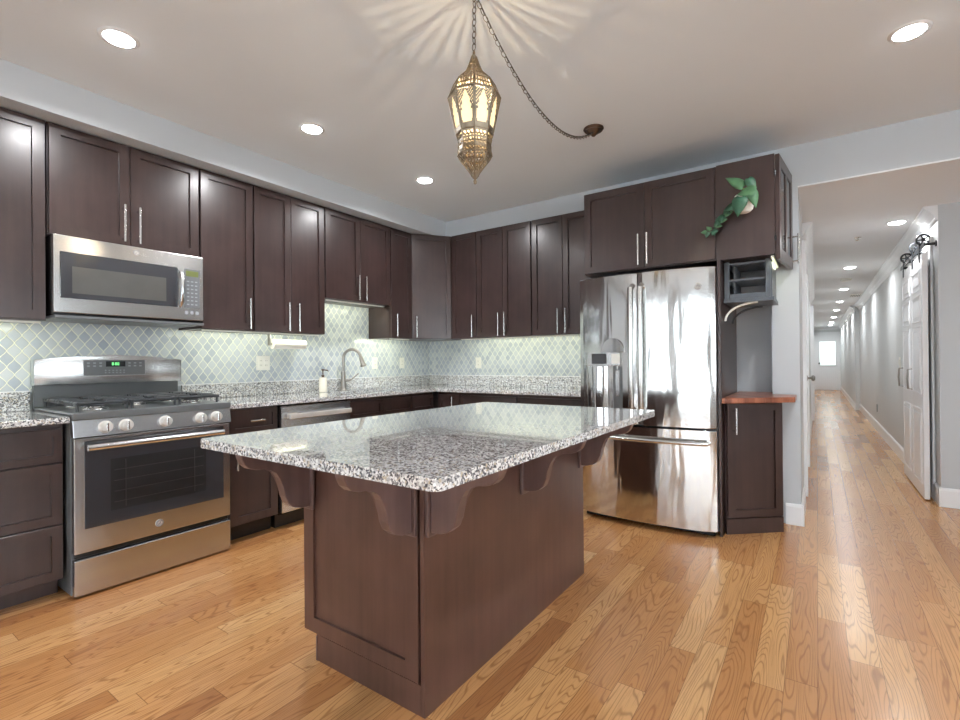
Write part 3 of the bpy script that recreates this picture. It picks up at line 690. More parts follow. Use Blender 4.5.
# backguard
pr = []
for i in range(13):
    yy = ry0-0.012 + (ry1-ry0-0.012)*i/12; pr.append((yy, 1.18 + 0.028*math.sin(PI*i/12)))
mb = MB(); pts = [(-3.640, ry0-0.012, 1.035)] + [(-3.640, a, b) for a, b in pr] + [(-3.640, ry1-0.024, 1.035)]
mb.prism(pts, (0.075, 0, 0), 0.008, 2)
bgd = mb.build('backguard', 'steel_bright', t, True)
MB().box(-3.640, -3.600, ry0-0.005, ry1-0.034, 0.91, 1.034).build('backguard_base', 'grey_enamel', t)
MB().box(-3.566, -3.562, 1.012, 1.326, 1.085, 1.176, 0.001).build('control_face', 'plastic_grey', bgd)
fm = MB()
for q in ((1.012, 1.326, 1.176, 1.180), (1.012, 1.326, 1.081, 1.085), (1.008, 1.012, 1.081, 1.18), (1.326, 1.33, 1.081, 1.18)): fm.box(-3.566, -3.560, q[0], q[1], q[2], q[3])
fm.build('bezel', 'steel_bright', bgd)
MB().box(-3.563, -3.560, 1.12, 1.22, 1.137, 1.170).build('display', 'black', bgd)
SEG = {'0': 'abcdef', '1': 'bc', '2': 'abged', '3': 'abgcd', '8': 'abcdefg', '9': 'abcdfg', '5': 'afgcd', '6': 'afgcde', '4': 'fgbc', '7': 'abc'}
def digits(mb, s, F, u, z, h):
    w = h*0.5; th = h*0.14
    for ch in s:
        if ch == ':':
            mb.box(u, u+th, 0, 0.0006, z+h*0.25, z+h*0.25+th, mat=F); mb.box(u, u+th, 0, 0.0006, z+h*0.65, z+h*0.65+th, mat=F); u += th*2; continue
        B = {'a': (0, w, h-th, h), 'g': (0, w, h/2-th/2, h/2+th/2), 'd': (0, w, 0, th), 'f': (0, th, h/2, h), 'b': (w-th, w, h/2, h), 'e': (0, th, 0, h/2), 'c': (w-th, w, 0, h/2)}
        for k in SEG[ch]: q = B[k]; mb.box(u+q[0], u+q[1], 0, 0.0006, z+q[2], z+q[3], mat=F)
        u += w*1.4
mb = MB(); digits(mb, '8:00', frame((-3.560, 1.150, 1.145), (0, 1, 0)), 0, 0, 0.017); mb.build('clock_digits', 'green_led', bgd)
mb = MB()
for i in range(3):
    for j in range(2): mb.box(-3.562, -3.5605, 1.027+i*0.03, 1.040+i*0.03, 1.137+j*0.018, 1.145+j*0.018); mb.box(-3.562, -3.5605, 1.236+i*0.03, 1.249+i*0.03, 1.137+j*0.018, 1.145+j*0.018)
for i in range(6):
    for j in range(2): mb.box(-3.562, -3.5605, 1.115+i*0.019, 1.122+i*0.019, 1.097+j*0.014, 1.103+j*0.014)
mb.build('button_print', 'button', bgd)
# burners and grates
BUR = [(-3.48, 0.95, .035), (-3.17, 0.95, .045), (-3.33, rc, .05), (-3.48, 1.43, .035), (-3.17, 1.43, .045)]
for bx, by, br in BUR:
    b_ = MB().lathe([(br+0.012, 0), (br+0.010, 0.008), (br, 0.012), (br-0.002, 0.016)], (bx, by, 0.912), 'z', 24).build('burner', 'steel_bright', t, True)
    MB().lathe([(br-0.006, 0.016), (br-0.004, 0.024), (br-0.012, 0.028), (0, 0.028)], (bx, by, 0.912), 'z', 24, cap=False).build('burner_cap', 'black_iron', b_, True)
zg = 0.950
for (a, b) in ((ry0+0.03, ry0+0.262), (ry0+0.268, ry1-0.268), (ry1-0.262, ry1-0.03)):
    mb = MB(); r = 0.0092
    def bar(p, q): mb.tube([p, ((p[0]*0.7+q[0]*0.3), (p[1]*0.7+q[1]*0.3), max(p[2], q[2])+0.002), ((p[0]*0.3+q[0]*0.7), (p[1]*0.3+q[1]*0.7), max(p[2], q[2])+0.002), q], r, 8)
    x0, x1 = -3.59, -3.055
    for yy in (a+r, b-r): bar((x0, yy, zg), (x1, yy, zg))
    for xx in (x0+r, (x0+x1)/2, x1-r): bar((xx, a, zg), (xx, b, zg))
    ym = (a+b)/2
    for xc in ((x0*0.72+x1*0.28), (x0*0.28+x1*0.72)):
        for dx_ in (-0.1, -0.05, 0.05, 0.1): bar((xc+dx_, a, zg), (xc+dx_*0.9, a+(b-a)*0.36, zg+0.006)); bar((xc+dx_, b, zg), (xc+dx_*0.9, b-(b-a)*0.36, zg+0.006))
    for xx in (x0+0.01, x1-0.01):
        for yy in (a+0.01, b-0.01): mb.cyl((xx, yy, 0.911), (xx, yy, zg), 0.007, 8)
    mb.build('grate', 'black_iron', t, True)

# ================================================================== MICROWAVE
mx = -3.25
t = thing('microwave', 'stainless steel over-the-range microwave above the gas range', 'microwave', (-3.45, 1.18, 1.42))
MB().box(-3.65, mx-0.035, 0.803, 1.556, 1.412, 1.836).build('body', 'black', t)
MB().box(-3.60, mx-0.01, 0.806, 1.552, 1.396, 1.412, 0.003).build('vent_base', 'plastic_grey', t)
fp = MB().box(mx-0.035, mx, 0.799, 1.545, 1.424, 1.832, 0.004, 2).build('front_frame', 'steel_bright', t)
MB().box(mx-0.001, mx+0.004, 0.825, 1.392, 1.502, 1.746, 0.002).build('door_glass', 'glass_dark', fp)
MB().box(mx+0.0035, mx+0.0045, 0.875, 1.326, 1.53, 1.672).build('door_window', 'mw_window', fp)
MB().box(mx-0.001, mx+0.003, 1.430, 1.520, 1.502, 1.746, 0.001).build('keypad_and_reflection', 'plastic_grey', fp)
MB().box(mx+0.0028, mx+0.0035, 1.438, 1.512, 1.70, 1.735).build('display', 'lcd', fp)
mb = MB()
for i in range(3):
    for j in range(7): mb.box(mx+0.0028, mx+0.0034, 1.443+i*0.024, 1.457+i*0.024, 1.52+j*0.024, 1.527+j*0.024)
mb.build('button_print', 'button', fp)
mb = MB()
for i in range(3): mb.box(mx+0.0002, mx+0.0012, 1.432+i*0.031, 1.452+i*0.031, 1.462, 1.482, 0.0005)
mb.build('button', 'button', fp)
mb = MB(); mb.tube([(mx+0.002, 1.405, 1.73), (mx+0.03, 1.405, 1.70), (mx+0.038, 1.405, 1.62), (mx+0.03, 1.405, 1.54), (mx+0.002, 1.405, 1.505)], 0.011, 12)
mb.build('handle', 'steel_bright', t, True)
badge(fp, (mx, 1.17, 1.797), 'x')

# ================================================================== DISHWASHER
t = thing('dishwasher', 'stainless steel dishwasher with bar handle under the counter', 'dishwasher', (-3.3, 2.24, 0))
MB().box(-3.62, -3.06, 1.945, 2.546, 0.10, 0.858).build('body', 'black', t)
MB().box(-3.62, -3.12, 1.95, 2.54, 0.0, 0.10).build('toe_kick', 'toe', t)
dd = MB().box(-3.06, -3.03, 1.947, 2.544, 0.115, 0.850, 0.005, 2).build('door', 'steel', t)
mb = MB(); mb.box(-3.0, -2.98, 1.985, 2.52, 0.762, 0.798, 0.006, 2); mb.box(-3.03, -3.0, 1.99, 2.02, 0.770, 0.794); mb.box(-3.03, -3.0, 2.485, 2.515, 0.770, 0.794)
mb.build('handle', 'knob', dd)
MB().box(-3.0305, -3.0292, 1.99, 2.07, 0.765, 0.80).build('label_plate', 'white', dd)

# ================================================================== REFRIGERATOR
fx0, fx1 = -1.452, -0.532; fyf = 3.375
t = thing('refrigerator', 'stainless steel french-door refrigerator with bottom freezer drawer', 'refrigerator', ((fx0+fx1)/2, 3.75, 0))
MB().box(fx0, fx1, 3.46, 4.15, 0.03, 1.745).build('body', 'grey_enamel', t)
MB().box(fx0+0.02, fx1-0.02, 3.43, 3.46, 0.005, 0.04).build('grille', 'black', t)
fmid = (fx0+fx1)/2 - 0.018
def fyc(x, b=0.05):
    q = (x-(fx0+fx1)/2)/((fx1-fx0)/2); return fyf - b*(1-q*q)
def curved(x0, x1, z0, z1, yb=3.455, n=14):
    mb = MB(); bm = mb.bm; pts = []
    R = 0.012
    for i in range(n+1):
        x = x0+(x1-x0)*i/n; y = fyc(x)
        if i == 0 or i == n: y += 0.010
        pts.append((x, y))
    prof = [(x0, yb)] + pts + [(x1, yb)]
    mb.prism([(a, b, z0) for a, b in prof], (0, 0, z1-z0), 0.004, 2)
    return mb
ld = curved(fx0, fmid-0.003, 0.706, 1.745).build('door', 'steel_fridge', t, True, ang=12)
rd = curved(fmid+0.003, fx1, 0.706, 1.745).build('door', 'steel_fridge', t, True, ang=12)
fd = curved(fx0, fx1, 0.045, 0.690, n=24).build('freezer_drawer', 'steel_fridge', t, True, ang=12)
MB().box(fx0+0.01, fx1-0.01, 3.39, 3.456, 0.688, 0.708).build('gasket', 'black', t)
for par, xx in ((ld, fmid-0.032), (rd, fmid+0.032)):
    yb_ = fyc(xx)
    mb = MB(); mb.tube([(xx, yb_+0.005, 1.66), (xx, yb_-0.045, 1.64), (xx, yb_-0.055, 1.45), (xx, yb_-0.058, 1.23), (xx, yb_-0.055, 1.0), (xx, yb_-0.045, 0.83), (xx, yb_+0.005, 0.81)], 0.019, 16)
    mb.build('handle', 'steel_h', par, True)
mb = MB(); pts = []
for i in range(17):
    x = fx0+0.045+(fx1-fx0-0.09)*i/16; pts.append((x, fyc(x, 0.05)-0.05, 0.612))
pts = [(pts[0][0], fyc(pts[0][0])+0.004, 0.612)] + pts + [(pts[-1][0], fyc(pts[-1][0])+0.004, 0.612)]
mb.tube(pts, 0.0135, 14); mb.build('handle', 'steel_h', fd, True)
badge(rd, (-0.628, fyc(-0.628)-0.003, 1.62), '-y', 0.021, 'knob', 'plastic_grey')
# dispenser on left door
yd = fyc(-1.25)-0.006
dp = MB().prism([(-1.395, yd+0.008, 1.205), (-1.37, yd-0.012, 1.205), (-1.25, yd-0.022, 1.205), (-1.13, yd-0.020, 1.205), (-1.105, yd+0.008, 1.205)], (0, 0, -0.095), 0.003, 1).build('dispenser_panel', 'steel_bright', ld)
MB().box(-1.335, -1.225, yd-0.0225, yd-0.018, 1.125, 1.198).build('display', 'glass_dark', dp)
MB().box(-1.19, -1.13, yd-0.0225, yd-0.018, 1.125, 1.195).build('keypad_and_reflection', 'white', dp)  # reflection on the dispenser, put in as a white plate
mb = MB()
for i in range(7): mb.box(-1.345+i*0.03, -1.33+i*0.03, yd-0.0235, yd-0.021, 1.113, 1.119)
mb.build('button_print', 'button', dp)
# arched hood above dispenser
arc = [(-1.115+0.0, yd, 1.206)]
arc = [(-1.185+0.085*math.cos(a), yd-0.016, 1.206+0.10*math.sin(a)) for a in [PI*i/12 for i in range(13)]]
MB().prism(arc, (0, 0.026, 0), 0.002, 1).build('arched_cover', 'steel_fridge', dp)
mb = MB().lathe([(0.11, 0.0), (0.11, 0.34)], (-1.30, yd+0.078, 0.765), 'z', 40)
mb.build('water_column', 'steel_fridge', dp, True)
MB().box(-1.185, -1.105, yd-0.006, yd+0.01, 0.80, 1.11, 0.004).build('recess', 'grey_enamel', dp)
mb = MB(); mb.box(-1.165, -1.135, yd-0.014, yd-0.004, 0.90, 1.08, 0.003); mb.cyl((-1.15, yd-0.01, 1.11), (-1.15, yd-0.01, 1.085), 0.008)
mb.build('paddle', 'steel_bright', dp)

# surround: side panel, upper cabinet, end cabinet
MB().box(-0.5295, -0.5115, 3.452, 4.20, 0.0, 1.795, 0.001).build('side_panel', 'wood')
tag(bpy.data.objects['side_panel'], 'tall espresso side panel against the right side of the refrigerator', 'panel')
cabinet('fridge_wall_cabinet', 'deep two-door espresso cabinet directly over the refrigerator', (-1.456, 3.493, 0), (1, 0, 0), 0.921, 1.80, 2.415, 0.485,
        [dict(kind='door', u0=0.006, u1=0.454, z0=1.806, z1=2.405, h=[(0.42, 1.822, 0.218, 'v')]), dict(kind='door', u0=0.457, u1=0.912, z0=1.806, z1=2.405, h=[(0.482, 1.822, 0.218, 'v')])])
t = thing('end_cabinet', 'espresso end cabinet with glass door facing the hallway, ivy planter on its side', 'cabinet', (-0.35, 3.7, 1.79))
MB().box(-0.532, -0.206, 3.475, 3.98, 1.795, 2.415).build('body', 'wood', t)
F2 = frame((-0.204, 3.485, 0), (0.052, 0.495, 0))
mb = MB(); z0, z1, w_ = 1.765, 2.412, 0.475
for q in ((0.06, w_-0.06, z0, z0+0.07), (0.06, w_-0.06, z1-0.07, z1), (0, 0.06, z0, z1), (w_-0.06, w_, z0, z1), (w_/2-0.025, w_/2+0.025, z0+0.07, z1-0.07)): mb.box(q[0], q[1], 0, 0.024, q[2], q[3], 0.001)
dd = mb.build('door', 'wood', t, frame=F2)
MB().box(0.0595, w_-0.0595, 0.012, 0.019, z0+0.0695, z1-0.0695).build('glass_pane', 'cabglass', dd, frame=F2)
bar_handle((w_-0.03, 0.024, z0+0.03), (w_-0.03, 0.024, z0+0.235), (0, 1, 0)).build('handle', 'steel_h', dd, True, frame=F2)
for zz in (1.88, 2.28): MB().cyl((-0.204, 3.477, zz), (-0.204, 3.477, zz+0.03), 0.006, 8).build('hinge', 'iron', dd)
led_bar('light bar under the end cabinet by the hallway', (-0.222, 3.49, 1.783), (-0.222, 3.92, 1.783), LED_W*0.35, True)
# rack
t = thing('spice_rack', 'charcoal slatted wooden rack hung under the end cabinet', 'rack', (-0.36, 3.75, 1.50))
ra, rb_, rf, rk, rz0, rz1 = -0.500, -0.238, 3.56, 3.93, 1.545, 1.79
MB().box(ra, ra+0.028, rf, rf+0.02, rz0, rz1, 0.001).build('post', 'rack', t); MB().box(rb_-0.028, rb_, rf, rf+0.02, rz0, rz1, 0.001).build('post', 'rack', t)
MB().box(rb_-0.006, rb_+0.008, rf+0.02, rk, rz0, rz1).build('side_board', 'rack', t)
MB().box(ra-0.006, ra+0.004, rf+0.02, rk, rz0, rz1).build('side_board', 'rack', t)
for i in range(7):
    yy = rf+0.004+i*0.052
    for zz in (rz1-0.022, (rz0+rz1)/2-0.006, rz0+0.012): MB().box(ra+0.004, rb_-0.006, yy, yy+0.012, zz, zz+0.014).build('slat', 'rack', t)
    if i: MB().box(ra+0.045+0.0, ra+0.058, yy, yy+0.012, rz0+0.027, rz1-0.023).build('upright', 'rack', t)
MB().box(ra+0.03, rb_-0.03, rf, rf+0.012, rz0, rz0+0.032).build('front_rail', 'rack', t)
mb = MB(); mb.prism([(ra-0.005, rf-0.012, rz0-0.024), (rb_+0.02, rf-0.012, rz0-0.024), (rb_+0.02, rk, rz0-0.024), (ra-0.005, rk, rz0-0.024)], (0, 0, 0.022)); mb.build('base_board', 'rack', t)
def arcb(y, mat):
    pts = []
    for i in range(13):
        a = PI/2*i/12; pts.append((-0.508+0.20*math.sin(a), y, 1.405+0.112*(1-math.cos(a))+0.0))
    # steep at panel, flat at the board
    pts = [(-0.500+0.19*(1-math.cos(PI/2*i/12)), y, 1.405+0.112*math.sin(PI/2*i/12)) for i in range(13)]
    MB().tube(pts, 0.0075, 10).build('curved_bracket', mat, t, True)
arcb(3.57, 'white'); arcb(3.90, 'rack')
# corner base cabinet with wood top
A_, B_ = Vector((-0.496, 3.512, 0)), Vector((-0.190, 3.775, 0))
Uc = (B_-A_).normalized(); wc = (B_-A_).length; Fc = frame((A_.x, A_.y, 0), Uc)
t = thing('corner_base_cabinet', 'small angled espresso base cabinet at the hallway end beside the refrigerator', 'cabinet', (-0.36, 3.85, 0))
nb = Uc.cross(Vector((0, 0, 1)))
a2, b2 = A_-nb*0.02, B_-nb*0.02
poly = [(a2.x, a2.y, 0.0), (b2.x, b2.y, 0.0), (b2.x, 3.97, 0.0), (-0.27, 3.97, 0), (-0.27, 4.19, 0), (-0.496, 4.19, 0)]
poly[0] = (-0.505, a2.y, 0)
poly[-1] = (-0.505, 4.19, 0)
MB().prism(poly, (0, 0, 0.866)).build('body', 'wood', t)
o = shaker(0.012, wc-0.004, 0.108, 0.858, t=0.018, n0=-0.018).build('door', 'wood', t, frame=Fc)
bar_handle((0.05, 0.0, 0.66), (0.05, 0.0, 0.83), (0, 1, 0)).build('handle', 'steel_h', o, True, frame=Fc)
MB().box(0.004, wc, -0.018, -0.004, 0.0, 0.10).build('toe_kick', 'wood', t, frame=Fc)
o = MB().prism([(-0.502, 3.40, 0.868), (-0.470, 3.40, 0.868), (-0.118, 3.70, 0.868), (-0.118, 3.965, 0.868), (-0.27, 3.965, 0.868), (-0.27, 4.195, 0.868), (-0.502, 4.195, 0.868)], (0, 0, 0.034), 0.003, 1).build('wood_countertop', 'butcher')
tag(o, 'reddish butcher block top on the small angled base cabinet', 'countertop')

# planter with ivy
px, py, pz = -0.370, 3.474, 2.115
t = thing('ivy_planter', 'white wall planter with trailing green ivy on the end cabinet', 'plant', (px, py, pz))
mb = MB(); mb.lathe([(0.0, -0.054), (0.030, -0.052), (0.048, -0.035), (0.058, 0.01), (0.054, 0.055), (0.048, 0.06), (0.046, 0.03), (0, 0.028)], (px+0.005, py-0.060, pz), 'z', 20, cap=False)
mb.build('pot', 'white', t, True)
def leaf(c, d, up, L, W, mat, fold=0.10):
    """heart-shaped leaf, base at c, tip along d"""
    L *= 1.08; W *= 1.15; c, d, up = Vector(c), Vector(d).normalized(), Vector(up).normalized(); s_ = d.cross(up).normalized(); up = s_.cross(d).normalized()
    mb = MB(); bm = mb.bm
    prof = [(0.0, 0.0), (-0.06, 0.24), (0.05, 0.42), (0.22, 0.5), (0.42, 0.45), (0.62, 0.33), (0.82, 0.16), (1.0, 0.0)]
    cen = [0.0, 0.04, 0.12, 0.26, 0.44, 0.63, 0.82, 1.0]
    def P(a, b, sg): return c + d*(a*L) + s_*(sg*b*W) + up*(abs(b)*W*fold - 0.25*L*a*a)
    mid = [bm.verts.new(P(a, 0, 1)) for a in cen]
    for sg in (1, -1):
        side = [bm.verts.new(P(a, b, sg)) for a, b in prof]
        for i in range(len(prof)-1):
            q = [mid[i], side[i], side[i+1], mid[i+1]] if sg > 0 else [mid[i+1], side[i+1], side[i], mid[i]]
            bm.faces.new(q)
    bmesh.ops.remove_doubles(bm, verts=bm.verts[:], dist=0.0003)
    o = mb.build('leaf', mat, t, True); md = o.modifiers.new('s', 'SOLIDIFY'); md.thickness = 0.0012
    return o
ly = py-0.085
out = (0, -1, 0.25)
def leaf2p(b_, t_, W, mat, up=(0, -1, 0.25)):
    b_, t_ = Vector(b_), Vector(t_); L = (t_-b_).length; leaf(b_, t_-b_, up, L/1.08, W/1.15*0.92, mat)
leaf2p((-0.363, 3.350, 2.205), (-0.457, 3.335, 2.288), 0.072, 'leaf')
leaf2p((-0.335, 3.350, 2.250), (-0.293, 3.340, 2.150), 0.062, 'leaf2', (0.2, -1, 0.1))
leaf2p((-0.322, 3.350, 2.176), (-0.290, 3.340, 2.070), 0.072, 'leaf', (0.3, -1, 0.1))
leaf2p((-0.295, 3.340, 2.168), (-0.398, 3.325, 2.165), 0.080, 'leaf')
leaf2p((-0.375, 3.335, 2.140), (-0.395, 3.320, 2.028), 0.098, 'leaf2')
leaf2p((-0.405, 3.350, 2.100), (-0.475, 3.340, 2.082), 0.055, 'leaf2')
vine = [(-0.40, 3.41, 2.10), (-0.45, 3.415, 2.08), (-0.49, 3.43, 2.055), (-0.515, 3.435, 2.02), (-0.54, 3.435, 1.985), (-0.58, 3.437, 1.974)]
MB().tube(vine, 0.0022, 6).build('stem', 'leaf', t)
for i, (lx0, lz0, L, ang) in enumerate([(-0.455, 2.09, 0.048, 235), (-0.475, 2.07, 0.045, 20), (-0.48, 2.055, 0.05, 190), (-0.505, 2.035, 0.042, 10), (-0.505, 2.03, 0.045, 215), (-0.53, 2.01, 0.038, 350), (-0.525, 1.985, 0.040, 230), (-0.56, 1.985, 0.034, 130), (-0.575, 1.975, 0.036, 250), (-0.585, 1.975, 0.032, 170), (-0.55, 1.975, 0.03, 300)]):
    a = math.radians(ang); leaf((lx0, 3.415, lz0), (math.cos(a), -0.1, math.sin(a)), out, L, L*0.8, 'leaf' if i % 2 else 'leaf2')
mb = MB()
for i in range(9):
    a = random.uniform(0, 2*PI); mb.box(px+0.015+0.02*math.cos(a)-0.003, px+0.015+0.02*math.cos(a)+0.003, ly+0.01, ly+0.018, 2.205+0.012*math.sin(a)-0.004, 2.18+0.012*math.sin(a)+0.004, 0.001)
mb.build('bud', 'leaf_y', t)

# ================================================================== ISLAND
ix0, ix1, iy0, iy1 = -1.727, -0.677, 0.802, 2.519
def rounded_rect(x0, x1, y0, y1, r, n=8):
    pts = []
    for cx_, cy_, a0 in ((x1-r, y0+r, -PI/2), (x1-r, y1-r, 0), (x0+r, y1-r, PI/2), (x0+r, y0+r, PI)):
        for i in range(n+1): a = a0 + PI/2*i/n; pts.append((cx_+r*math.cos(a), cy_+r*math.sin(a)))
    return pts
mb = MB().prism([(a, b, 0.864) for a, b in rounded_rect(ix0, ix1, iy0, iy1, 0.016)], (0, 0, 0.030), 0.003, 2)
tag(mb.build('island_countertop', 'granite', None, False), 'large speckled granite slab overhanging the kitchen island', 'countertop')
t = thing('kitchen_island', 'dark espresso kitchen island cabinet in the middle of the room', 'kitchen island', (-1.36, 1.8, 0))
bx0, bx1, by0, by1 = -1.678, -1.046, 1.190, 2.459
mb = MB(); mb.box(bx0, bx1-0.018, by0, by1, 0.095, 0.862); mb.box(bx0+0.075, bx1-0.018, by0+0.0, by1, 0.0, 0.095)
mb.build('body', 'wood_isl', t)
MB().box(bx1-0.017, bx1, by0-0.019, by1, 0.0, 0.863, 0.001).build('back_panel', 'wood_isl', t)
Fi = frame((bx0, by0, 0), (1, 0, 0)); wI = bx1-0.029-bx0
MB().box(bx0+0.078, bx1-0.018, by0-0.018, by0-0.001, 0.0, 0.10).build('toe_board', 'wood_isl', t)
MB().box(bx0+0.075, bx0+0.083, by0-0.020, by0+0.04, 0.0, 0.093).build('toe_trim', 'wood_side', t)
mb = shaker(0.0, wI, 0.100, 0.862, t=0.018, fr=0.082, rec=0.010); mb.build('end_panel', 'wood_isl', t, frame=Fi)
# doors on the far working side
for (a, b) in ((0.02, 0.63), (0.64, 1.25)):
    o = shaker(-b, -a, 0.11, 0.855, t=0.018).build('door', 'wood_isl', t, frame=frame((bx0, by0, 0), (0, -1, 0)))
# corbels
def corbel_profile():
    P = [(0.272, 0.0), (0.272, -0.026), (0.268, -0.045), (0.258, -0.066), (0.240, -0.082), (0.215, -0.090), (0.185, -0.093), (0.160, -0.098), (0.138, -0.112), (0.122, -0.138), (0.112, -0.172), (0.105, -0.208), (0.092, -0.238), (0.068, -0.258), (0.036, -0.268), (0.0, -0.270)]
    return [(0, 0)] + P
def corbel(F):
    o = MB().box(-0.034, 0.034, 0.0, 0.012, -0.283, 0.0, 0.002).build('corbel', 'wood_side', t, frame=F)
    prof = corbel_profile()
    MB().prism([(-0.021, 0.012+a, b) for a, b in prof], (0.042, 0, 0), 0.004, 2).build('bracket_scroll', 'wood_side', o, frame=F)
zt_ = 0.8635
for xx in (-1.640, -1.108): corbel(frame((xx, by0-0.018, zt_), (1, 0, 0)))
for yy in (1.212, 1.818, 2.424): corbel(frame((bx1, yy, zt_), (0, 1, 0)))

# ================================================================== LANTERN
lx, ly_ = -1.100, 1.550
t = thing('pendant_lantern', 'pierced brass eight-sided lantern hanging by a swagged chain over the island', 'pendant light', (lx, ly_, 1.85))
a0 = math.atan2(-ly_, -lx)     # one edge towards the camera
def ring(r, z, k): a = a0 + PI/4*k; return Vector((lx+r*math.cos(a), ly_+r*math.sin(a), z))
def facet(prof, hole, name, ns=14, nt_=None, mat='brass'):
    """eight facets between profile rings; cells where hole(s,t) is true are cut out"""
    mb = MB(); bm = mb.bm; nt_ = nt_ or (len(prof)-1)
    for k in range(8):
        grid = []
        for r, z in prof:
            A, B = ring(r, z, k), ring(r, z, k+1); grid.append([bm.verts.new(A.lerp(B, i/ns)) for i in range(ns+1)])
        for j in range(len(prof)-1):
            for i in range(ns):
                s_ = (i+0.5)/ns*2-1; tt = (j+0.5)/(len(prof)-1)
                if not hole(s_, tt, i, j): bm.faces.new([grid[j][i], grid[j][i+1], grid[j+1][i+1], grid[j+1][i]])
    bmesh.ops.remove_doubles(bm, verts=bm.verts[:], dist=0.0002)
    o = mb.build(name, mat, t); md = o.modifiers.new('s', 'SOLIDIFY'); md.thickness = 0.0012; md.offset = 0; return o
def interp(pts, n):
    out_ = []
    for i in range(n+1):
        q = pts[0][1] + (pts[-1][1]-pts[0][1])*i/n
        for (r0, z0), (r1, z1) in zip(pts, pts[1:]):
            if (z0-q)*(z1-q) <= 1e-12: f = (q-z0)/(z1-z0) if z1 != z0 else 0; out_.append((r0+(r1-r0)*f, q)); break
    return out_
lace = lambda s, tt, i, j: abs(s) < 0.86 and ((i*7+j*5) % 4 == 0 or (i+j) % 4 == 1 and (i*3+j) % 3 != 0) 
ZL = lambda v: 2.352 - (v-50)*0.00397      # picture row of the photograph study -> height
roof = interp([(0.010, ZL(52)), (0.018, ZL(58)), (0.028, ZL(64)), (0.043, ZL(70)), (0.062, ZL(75)), (0.082, ZL(80))], 18)
facet(roof, lambda s, tt, i, j: 0.12 < tt < 0.95 and i % 2 != 0 and j % 9 != 5, 'roof', 9)
sh = interp([(0.082, ZL(80)), (0.092, ZL(86)), (0.103, ZL(92.5))], 7)
facet(sh, lambda s, tt, i, j: 0 < j < 6 and i % 2 != 0 and j != 3, 'shoulder', 13)
body = interp([(0.103, ZL(92.5)), (0.072, ZL(129))], 34)
def arch(s, tt):
    # pointed, cusped opening
    if tt < 0.10 or tt > 0.86: return False
    wmax = 0.74
    if tt < 0.55:
        q = (tt-0.10)/0.45; wmax = 0.74*math.sqrt(max(0, q))*(0.86+0.14*math.cos(q*PI*5))
    if tt > 0.80: wmax = 0.66
    return abs(s) < wmax
facet(body, lambda s, tt, i, j: arch(s, tt) or (abs(s) < 0.84 and 0.03 < tt < 0.9 and not arch(s*0.86, tt+0.03) and tt < 0.5 and (i+j) % 3 == 0), 'body', 22)
pn = [(r-0.004, z) for r, z in interp([(0.103, ZL(92.5)), (0.072, ZL(129))], 34)][2:31]
facet(pn, lambda s, tt, i, j: abs(s) > 0.8, 'glass_pane', 10, mat='pane')
bd = interp([(0.072, ZL(129)), (0.065, ZL(134)), (0.066, ZL(134.5)), (0.062, ZL(140)), (0.064, ZL(140.5)), (0.063, ZL(145)), (0.067, ZL(150))], 20)
facet(bd, lambda s, tt, i, j: j not in (0, 1, 6, 7, 13, 14, 19) and lace(s, tt, i, j), 'lower_band', 14)
bl = interp([(0.067, ZL(150)), (0.056, ZL(155)), (0.036, ZL(161)), (0.018, ZL(167)), (0.008, ZL(172))], 14)
facet(bl, lambda s, tt, i, j: tt < 0.8 and lace(s, tt, i, j), 'bottom_bowl', 12)
# ribs on the edges
mb = MB()
full = roof+sh+body+bd+bl
for k in range(8): mb.tube([ring(r, z, k) for r, z in full[::2]], 0.0028, 6)
for r, z in ((0.083, ZL(80)), (0.104, ZL(92.5)), (0.073, ZL(129)), (0.067, ZL(134)), (0.064, ZL(140)), (0.068, ZL(150))):
    for k in range(8): mb.cyl(ring(r, z, k), ring(r, z, k+1), 0.0026, 6)
mb.build('rib', 'brass', t)
MB().lathe([(0.008, 0.03), (0.009, 0.018), (0.004, 0.012), (0.007, 0.004), (0.006, -0.004), (0.0, -0.008)], (lx, ly_, ZL(176)), 'z', 16, cap=False).build('finial', 'brass', t, True)
MB().lathe([(0.010, -0.012), (0.013, -0.004), (0.006, 0.006), (0.004, 0.02)], (lx, ly_, ZL(51)), 'z', 16).build('cap', 'brass', t, True)
MB().lathe([(0, -0.03), (0.02, -0.022), (0.028, 0), (0.022, 0.02), (0.012, 0.04), (0.012, 0.055), (0, 0.055)], (lx, ly_, 2.135), 'z', 18, cap=False).build('bulb', 'bulb', t, True)
l = bpy.data.lights.new('bulb_light', 'POINT'); l.energy = BULB_W; l.color = (1.0, 0.80, 0.55); l.shadow_soft_size = 0.003
o = bpy.data.objects.new('bulb_light', l); C.objects.link(o); o.parent = t; o.location = (0, 0, 0.365)
def chain(pts, name, mat='chain', pitch=0.026, R=0.0085, r=0.0018, st=1.7):
    mb = MB(); P = [Vector(p) for p in pts]; acc = 0.0; k = 0; seglen = [(b-a).length for a, b in zip(P, P[1:])]; tot = sum(seglen); s_ = pitch/2
    while s_ < tot:
        q = s_; i = 0
        while q > seglen[i]: q -= seglen[i]; i += 1
        c = P[i].lerp(P[i+1], q/seglen[i]); d_ = (P[i+1]-P[i]).normalized()
        up = Vector((0, 0, 1)) if abs(d_.z) < 0.8 else Vector((1, 0, 0))
        a_ = d_.cross(up).normalized(); b_ = a_.cross(d_).normalized()
        mb.torus(c, R, r, d_, a_ if k % 2 else b_, 12, 5, st); s_ += pitch; k += 1
    return mb.build(name, mat, t, True)
hook = Vector((lx+0.003, ly_+0.002, 2.592))
chain([(lx, ly_, 2.374), hook], 'chain', pitch=0.024)
can = Vector((-1.156, 2.935, ZC))
sw = []
